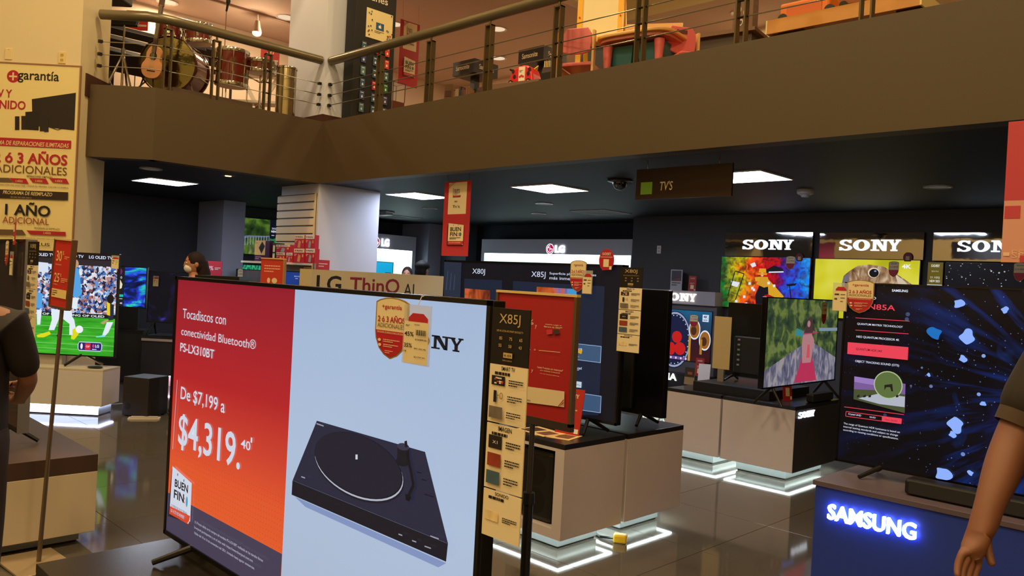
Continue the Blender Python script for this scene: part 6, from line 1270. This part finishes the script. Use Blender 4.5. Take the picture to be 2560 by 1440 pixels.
tv('small dusky television with a warranty tag before the green leaf television', -12.0, (a.y+b.y)/2, .8, b.y-a.y, a.z-.85, 90, .05, dusk, None); p = PX(600,705,-11.98); shield('warranty tag on the small dusky television', (-11.985,p.y,p.z-.03), 90, .09, .24, False)
dB = 8.3; g = PD(724,712,dB); n = NT('blue_picture'); blu = n.done(n.ramp(n.noise(2,3), [(.35,(16,44,110)),(.65,(26,66,150))]))
def artb(m, W, H_): m.text('BRAVIA', W*.55,H_*.78,W*.35,H_*.06,E((160,180,210)),.01); m.bars(W*.62,H_*.72,W*.25,1,.01,H_*.03,E((160,180,210)),1)
a, b = PD(704,676,dB), PD(742,678,dB); wv = (b-a).dot(rt); o = thing('display_stand', 'slim dark stand below the shelf of boxed goods', 'stand', (g.x,g.y,0), 45); MB().box(-.16,.16,0,.16,0,1.2, MATT).build('body', o); MB().box(-.18,.18,-.02,.18,1.2,1.22, BLACK).build('top', o)
t = tv('small deep blue screen below the shelf of boxed goods', g.x, g.y, 1.22, wv*1.25, a.z-1.24, 45, .02, blu, artb, feet=False); t.location = t.location+Vector((-.02,.05,0)); MB().box(-.05,.05,.0,.06,0,.025, BLACK).build('foot', t)
# counter with aurora television and dark television, square to the photographer
dA = 9.75; o = fw*dA+rt*PD(360,960,dA).dot(rt); DKC = M((44,42,50), .5)
t = thing('wall_counter', 'black counter with pink lit foot behind the masked woman', 'counter', (o.x,o.y,0), math.degrees(YAW)); zc = PD(380,845,dA).z
MB().box(-.05,1.6,0,.5,.13,zc, DKC).build('body', t); MB().box(-.05,1.6,-.02,-.0005,zc-.035,zc-.005, M((190,175,190), .4)).build('edge_band', t); MB().box(.0,1.55,.06,.45,0,.13, M((226,200,214), .4)).build('plinth', t); MB().box(0,1.55,.01,.02,.118,.1295, E((255,215,235), 16)).build('led_strip', t); MB().box(-.07,1.62,-.02,.52,zc,zc+.02, DTOP).build('top', t)
dA2 = 9.95; o2 = fw*dA2; zA = PD(330,775,dA2).z
tt = thing('display_cabinet', 'tall black cabinet beside the lit counter', 'cabinet', ((fw*dA2+rt*(PD(335,900,dA2).dot(rt)))[:2]+(0,)), math.degrees(YAW)); MB().box(-.55,.12,-.05,.4,.03,.62, M((34,33,38), .5)).build('body', tt); MB().box(-.55,.12,-.06,.4,.62,.645, BLACK).build('top', tt); MB().box(-.5,.08,0,.35,0,.03, BLACK).build('base', tt); MB().box(-.2,-.195,-.052,-.05,.06,.6, BLACK).build('door_gap', tt)
n = NT('aurora_picture'); au = n.done(n.ramp(n.noise(2.4,5,2.2,(1,1,2.2)), [(.3,(6,8,40)),(.42,(10,30,90)),(.5,(40,60,220)),(.56,(20,150,190)),(.64,(60,220,180)),(.75,(10,60,80))]))
def artu(m, W, H_):
    m.rect(0,W*.34,0,H_,E((26,28,34))); m.ell(W*.16,H_*.88,W*.1,H_*.09,E((120,30,110)),16); m.text('1600', W*.06,H_*.7,W*.2,H_*.06,E((210,215,225)),.01); wt = E((235,225,190)); m.fl([(W*.06,H_*.56),(W*.1,H_*.66),(W*.16,H_*.58),(W*.2,H_*.68),(W*.28,H_*.56),(W*.26,H_*.46),(W*.16,H_*.42),(W*.07,H_*.47)],wt); m.rect(W*.02,W*.32,H_*.24,H_*.3,E((30,190,180))); m.bars(W*.05,H_*.2,W*.25,2,H_*.04,H_*.018,E((200,205,215)),1); m.text('QLED 4K', W*.03,H_*.05,W*.28,H_*.05,E((225,230,240)),.02)
a, b, c = PD(283,662,dA2), PD(369,668,dA2), PD(365,772,dA2); wv, hv = (b-a).dot(rt), b.z-c.z; ct_ = fw*dA2+rt*((a+b)/2).dot(rt)
t = tv('television showing teal and blue aurora waves beside the football television', ct_.x, ct_.y, .645, wv, hv, math.degrees(YAW), c.z-.645, au, artu, feet=False); MB().box(-.12,.12,.01,.04,.0,c.z-.64, BLACK).build('neck', t); MB().box(-.25,.25,-.08,.14,0,.012, BLACK).build('stand_plate', t)
dD = 9.9; a, b, c = PD(372,676,dD), PD(500,684,dD), PD(372,806,dD); wv, hv = (b-a).dot(rt), a.z-c.z; ct_ = fw*dD+rt*((a+b)/2).dot(rt)
n = NT('painted_reflection'); refl_mat = n.done(n.ramp(n.noise(3,4,2), [(.5,(10,9,20)),(.62,(24,18,60)),(.72,(60,50,150))]))  # bluish reflection on a switched off screen, put in as glowing colour
t = tv('switched off television with painted violet reflections on the black counter behind the masked woman', ct_.x, ct_.y, zc+.02, wv, hv, math.degrees(YAW), c.z-zc-.02, refl_mat, None); p = PD(389,716,dD-.02); price_tag('white price ticket on the switched off television with painted violet reflections', (p.x,p.y,p.z), math.degrees(YAW), .07, .13)
pole_sign_z = 0
g = PD(531,690,11.2); t = thing('sale_card', 'red card reading 30% on a stand before the grey pier', 'card', (g.x,g.y,0), 45); z1 = PD(531,653,11.2).z; z0 = g.z-.02; MB().box(-.13,.13,-.004,.004,z0,z1, M((184,40,56), .5)).build('panel', t); m = MB(); m.y = -.0045; m.text('30%', -.1,z0+.1,.11,.06,WHITEP,.01); m.bars(.03,z0+.14,.08,2,.02,.008,WHITEP,1); m.build('print', t); MB().cyl((0,.01,0),(0,.01,z0),.01,.01, STEEL, 8).build('pole', t); MB().box(-.12,.12,-.1,.1,0,.012, STEEL).build('base', t)
g = PD(545,690,6.9); z1 = PD(545,690,6.9).z; t = thing('display_stand', 'black display stand whose top shows above the turntable television', 'stand', (g.x,g.y,0), 45); MB().box(-.17,.17,0,.3,0,z1-.03, MATT).build('body', t); MB().box(-.19,.19,-.02,.32,z1-.03,z1, BLACK).build('top', t)

# ================================================================ people
def skin_mesh(nodes, edges, sub=1):
    """nodes: name -> (co, rx, ry); grows one continuous surface over the skeleton"""
    ids = {k: i for i, k in enumerate(nodes)}; me = bpy.data.meshes.new('skin')
    me.from_pydata([nodes[k][0] for k in nodes], [(ids[a], ids[b]) for a, b in edges], [])
    o = bpy.data.objects.new('skin', me); COL.objects.link(o); o.modifiers.new('s', 'SKIN'); md = o.modifiers.new('u', 'SUBSURF'); md.levels = sub; md.render_levels = sub
    for i, k in enumerate(nodes): me.skin_vertices[0].data[i].radius = nodes[k][1:3]
    me.skin_vertices[0].data[0].use_root = True
    dg = bpy.context.evaluated_depsgraph_get(); ev = o.evaluated_get(dg); m2 = ev.to_mesh()
    v = [tuple(p.co) for p in m2.vertices]; f = [tuple(p.vertices) for p in m2.polygons]; ev.to_mesh_clear()
    bpy.data.objects.remove(o); bpy.data.meshes.remove(me); return v, f
def finger(nodes, edges, root, base, d, side, L, r, curl, tag_):
    p = Vector(base); d = Vector(d).normalized(); side = Vector(side).normalized(); prev = root
    for k, l in enumerate((L*.45,L*.32,L*.23)):
        p = p+d*l; nodes[f'{tag_}{k}'] = (tuple(p), r*(1-.12*k), r*(1-.12*k)); edges.append((prev,f'{tag_}{k}')); prev = f'{tag_}{k}'; d = (d+side*curl).normalized()
def person(label, loc, rz, H_, shirt, trousers, skin, hair, arms, sleeve=.5, head_turn=0, ak=1.0, mask=False, glasses=False, cap=False, long_hair=False, hem=None, scale=1.0):
    t = thing('person', label, 'person', loc, rz); k = H_/1.70; SK = M(skin, .55, noise=.06, scale=20)
    N = {'pelvis':((0,0,.96),.13,.10),'waist':((0,.0,1.1),.125,.095),'chest':((0,0,1.27),.15,.11),'collar':((0,.01,1.41),.085,.07),'neck':((0,.0,1.48),.052,.052),'skull':((0,-.01,1.56),.055,.06)}
    E_ = [('pelvis','waist'),('waist','chest'),('chest','collar'),('collar','neck'),('neck','skull')]
    for s, n in ((-1,'r'),(1,'l')):
        N['hip'+n] = ((s*.09,0,.88),.085,.085); N['knee'+n] = ((s*.10,-.01,.5),.058,.058); N['calf'+n] = ((s*.1,.015,.36),.055,.055); N['ankle'+n] = ((s*.1,.02,.1),.036,.036); N['toe'+n] = ((s*.11,-.13,.035),.036,.03)
        E_ += [('pelvis','hip'+n),('hip'+n,'knee'+n),('knee'+n,'calf'+n),('calf'+n,'ankle'+n),('ankle'+n,'toe'+n)]
        el, wr, hd = [Vector(p) for p in arms[n]]; sh = Vector((s*.18,0,1.385))
        N['sh'+n] = (tuple(sh),.058,.058); N['ua'+n] = (tuple(sh.lerp(el,.5)),.046*ak,.046*ak); N['el'+n] = (tuple(el),.041*ak,.041*ak); N['fa'+n] = (tuple(el.lerp(wr,.35)),.041*ak,.041*ak); N['wr'+n] = (tuple(wr),.027*ak,.023*ak)
        d = (hd-wr).normalized(); pm = wr+d*.06; N['pm'+n] = (tuple(pm),.034,.017); E_ += [('collar','sh'+n),('sh'+n,'ua'+n),('ua'+n,'el'+n),('el'+n,'fa'+n),('fa'+n,'wr'+n),('wr'+n,'pm'+n)]
        fr = Vector((0,-1,0)); ax = (fr-d*fr.dot(d)).normalized(); inn = d.cross(ax)*(-s)
        if inn.x*s > 0: inn = -inn
        for j, (off, L) in enumerate(((.028,.075),(.010,.085),(-.009,.08),(-.027,.062))):
            b = pm+d*.025+ax*off; N[f'k{n}{j}'] = (tuple(b),.0095,.0095); E_.append(('pm'+n,f'k{n}{j}')); finger(N,E_,f'k{n}{j}',b,d,inn,L,.009,.28,f'f{n}{j}')
        b = wr+d*.03+ax*.03; N[f't{n}'] = (tuple(b),.011,.011); E_.append(('wr'+n,f't{n}')); finger(N,E_,f't{n}',b,d*.9+ax*.35+inn*.2,inn,.058,.011,.25,f'th{n}')
    m = MB(); v, f = skin_mesh(N, E_, 2); m.add(v, f, SK)
    st = len(m.v); hm = Matrix.Translation((0,0,1.605)) @ Matrix.Rotation(head_turn,4,'Z')
    m.ball((0,-.005,0), .073,.092,.115, SK, 20, 14); m.ball((0,-.03,-.062), .052,.058,.05, SK, 14, 8)
    m.hexa([(-.016,-.112,-.03),(.016,-.112,-.03),(.012,-.08,-.03),(-.012,-.08,-.03)],[(-.006,-.098,.02),(.006,-.098,.02),(.008,-.08,.02),(-.008,-.08,.02)], SK)
    for s in (-1,1): m.ball((s*.074,.01,-.005), .012,.022,.033, SK, 10, 6); m.ball((s*.03,-.083,.008), .013,.01,.009, M((235,230,225), .3), 10, 6); m.ball((s*.03,-.09,.008), .006,.005,.006, M((30,20,16), .3), 8, 6); m.box(s*.03-.016,s*.03+.016,-.094,-.088,.026,.031, M(hair, .6))
    m.box(-.022,.022,-.094,-.086,-.058,-.05, M((150,80,76), .5)); m.xf(hm, st)
    kk = Matrix.Scale(k,4); m.xf(kk).build('body', t, True, sharp=False)
    # clothes
    SH = M(shirt, .75, noise=.08, scale=12, bump=.15); TR = M(trousers, .8, noise=.08, scale=12)
    g = 1.13; N2 = {'waist':(N['waist'][0],.165,.165),'chest':(N['chest'][0],.172,.172),'hem':((0,0,.86),.18,.18),'collar':((0,.01,1.39),.115,.115),'nb':((0,.005,1.455),.075,.075)}; E2 = [('waist','chest'),('waist','hem'),('chest','collar'),('collar','nb')]
    for s, n in ((-1,'r'),(1,'l')):
        sh = Vector(N['sh'+n][0]); el = Vector(N['el'+n][0]); wr = Vector(N['wr'+n][0]); N2['sh'+n] = (tuple(sh),.08,.08); e = sh.lerp(el,min(sleeve,.98)); N2['sl'+n] = (tuple(e),.064*ak,.064*ak); E2 += [('collar','sh'+n),('sh'+n,'sl'+n)]
        if hem:
            dd = (el-sh).normalized(); o = MB().cyl(e-dd*.04, e-dd*.005, .052*ak, .05*ak, M(hem, .7), 20, False).xf(kk).build('sleeve_hem', t, True)
    v, f = skin_mesh(N2, E2, 2); MB().add(v, f, SH).xf(kk).build('shirt', t, True, sharp=False)
    N3 = {'band':((0,0,1.03),.15,.15),'pelvis':((0,0,.93),.155,.155)}; E3 = [('band','pelvis')]
    for s, n in ((-1,'r'),(1,'l')): N3['h'+n] = ((s*.085,0,.8),.1,.1); N3['k'+n] = ((s*.1,-.005,.5),.076,.076); N3['a'+n] = ((s*.1,.02,.08),.064,.066); E3 += [('pelvis','h'+n),('h'+n,'k'+n),('k'+n,'a'+n)]
    v, f = skin_mesh(N3, E3, 2); MB().add(v, f, TR).xf(kk).build('trousers', t, True, sharp=False)
    for s in (-1,1): MB().ball((s*.105,-.05,.042), .05,.14,.042, M((24,22,22), .5), 14, 8).box(s*.105-.045,s*.105+.045,-.18,.08,0,.02, M((40,38,38), .6)).xf(kk).build('shoe', t, True)
    HM = M(hair, .7, noise=.2, scale=30, spec=.2); hb = MB(); hb.ball((0,.012,.022), .083,.098,.108, HM, 20, 12, -12, 90); hb.ball((0,.04,-.02), .078,.07,.09, HM, 18, 10)
    if long_hair: hb.tube([(0,.06,.02),(0,.09,-.1),(0,.08,-.25),(0,.07,-.36)], [.07,.075,.06,.02], HM, 14)
    if cap: hb.ball((0,.005,.05), .098,.112,.07, HM, 20, 8, -20, 90)
    hb.xf(kk@hm).build('hair', t, True)
    if mask:
        MB().ball((0,-.045,-.045), .06,.062,.055, M((230,226,220), .7), 16, 10).xf(kk@hm).build('face_mask', t, True); mm = MB(); [mm.tube([(s*.055,-.06,-.03),(s*.07,-.02,-.012),(s*.078,.015,.005)], .002, WHITEP, 5) for s in (-1,1)]; mm.xf(kk@hm).build('mask_loops', t)
    if glasses:
        mm = MB()
        for s in (-1,1):
            mm.tube([(s*.033+.024*math.cos(a),-.108,.006+.02*math.sin(a)) for a in [2*math.pi*i/14 for i in range(15)]], .0025, BLACK, 5); mm.tube([(s*.057,-.106,.008),(s*.076,-.03,.008),(s*.08,.02,.004)], .0022, BLACK, 5)
        mm.tube([(-.009,-.11,.01),(.009,-.11,.01)], .0022, BLACK, 5); mm.xf(kk@hm).build('glasses', t)
    return t
rest = {'r':((-.23,.04,1.12),(-.24,-.03,.88),(-.24,-.05,.7)),'l':((.23,.04,1.12),(.24,-.03,.88),(.24,-.05,.7))}
g = PZ(432,1040,0); person('woman in black with white face mask and glasses turned sideways', (g.x+.06,g.y+.12,0), 45-62, 1.60, (26,24,28), (24,23,26), (176,122,92), (34,22,20), rest, .42, 0, True, True, long_hair=True)
g = PD(1056,676,10.4); person('person with bushy black hair behind the beige ThinQ header', (g.x,g.y,0), 200, 1.68*1.0, (24,24,28), (30,30,40), (150,104,80), (16,15,17), rest, .5, 0, cap=True)
g = PD(1018,680,11.3); person('person whose forehead shows above the beige ThinQ header', (g.x,g.y,0), 45, 1.60, (40,44,60), (30,30,40), (168,116,92), (40,32,30), rest, .5)
# person in black cut by the left side of the picture
dq = 3.05; g = fw*dq+rt*(PD(-80,900,dq).dot(rt))
pr_ = person('person in black clothes with a red strap beside the switched off television', (g.x,g.y,0), 45+180, 1.53, (34,28,28), (46,36,36), (150,104,84), (20,18,18), {'l':((.2,-.1,1.13),(.06,-.27,1.05),(-.02,-.32,1.08)),'r':((-.2,-.1,1.13),(-.06,-.27,1.0),(.02,-.32,1.02))}, .98)
MB().tube([(-.1,.15,1.26),(-.12,.155,1.12),(-.14,.14,.98)], .018, M((170,50,46), .6), 8).build('red_strap', pr_)
# person walking past on the right, one arm in view
dq = 2.05; sh = PD(2650,915,dq); el = PD(2536,1135,dq); wr = PD(2452,1360,dq-.08); hd = PD(2420,1450,dq-.1)
H_ = 1.72; k = H_/1.7; rzp = math.radians(150); base = sh-Matrix.Rotation(rzp,3,'Z')@Vector((.18*k,0,1.385*k)); base.z = 0
inv = Matrix.Rotation(-rzp,3,'Z'); dzs = 1.385-sh.z/k
def loc_(p): q_ = inv@(p-base); return (q_.x/k, q_.y/k, q_.z/k+dzs)
person('person in dark short sleeves passing the dark blue pedestal', (base.x,base.y,0), 150, H_, (38,30,18), (30,28,30), (128,82,60), (24,20,18), {'l':(loc_(el),loc_(wr),loc_(hd)),'r':((-.23,.04,1.12),(-.24,-.03,.88),(-.24,-.05,.7))}, .93, 0, 1.2, hem=(70,52,34))
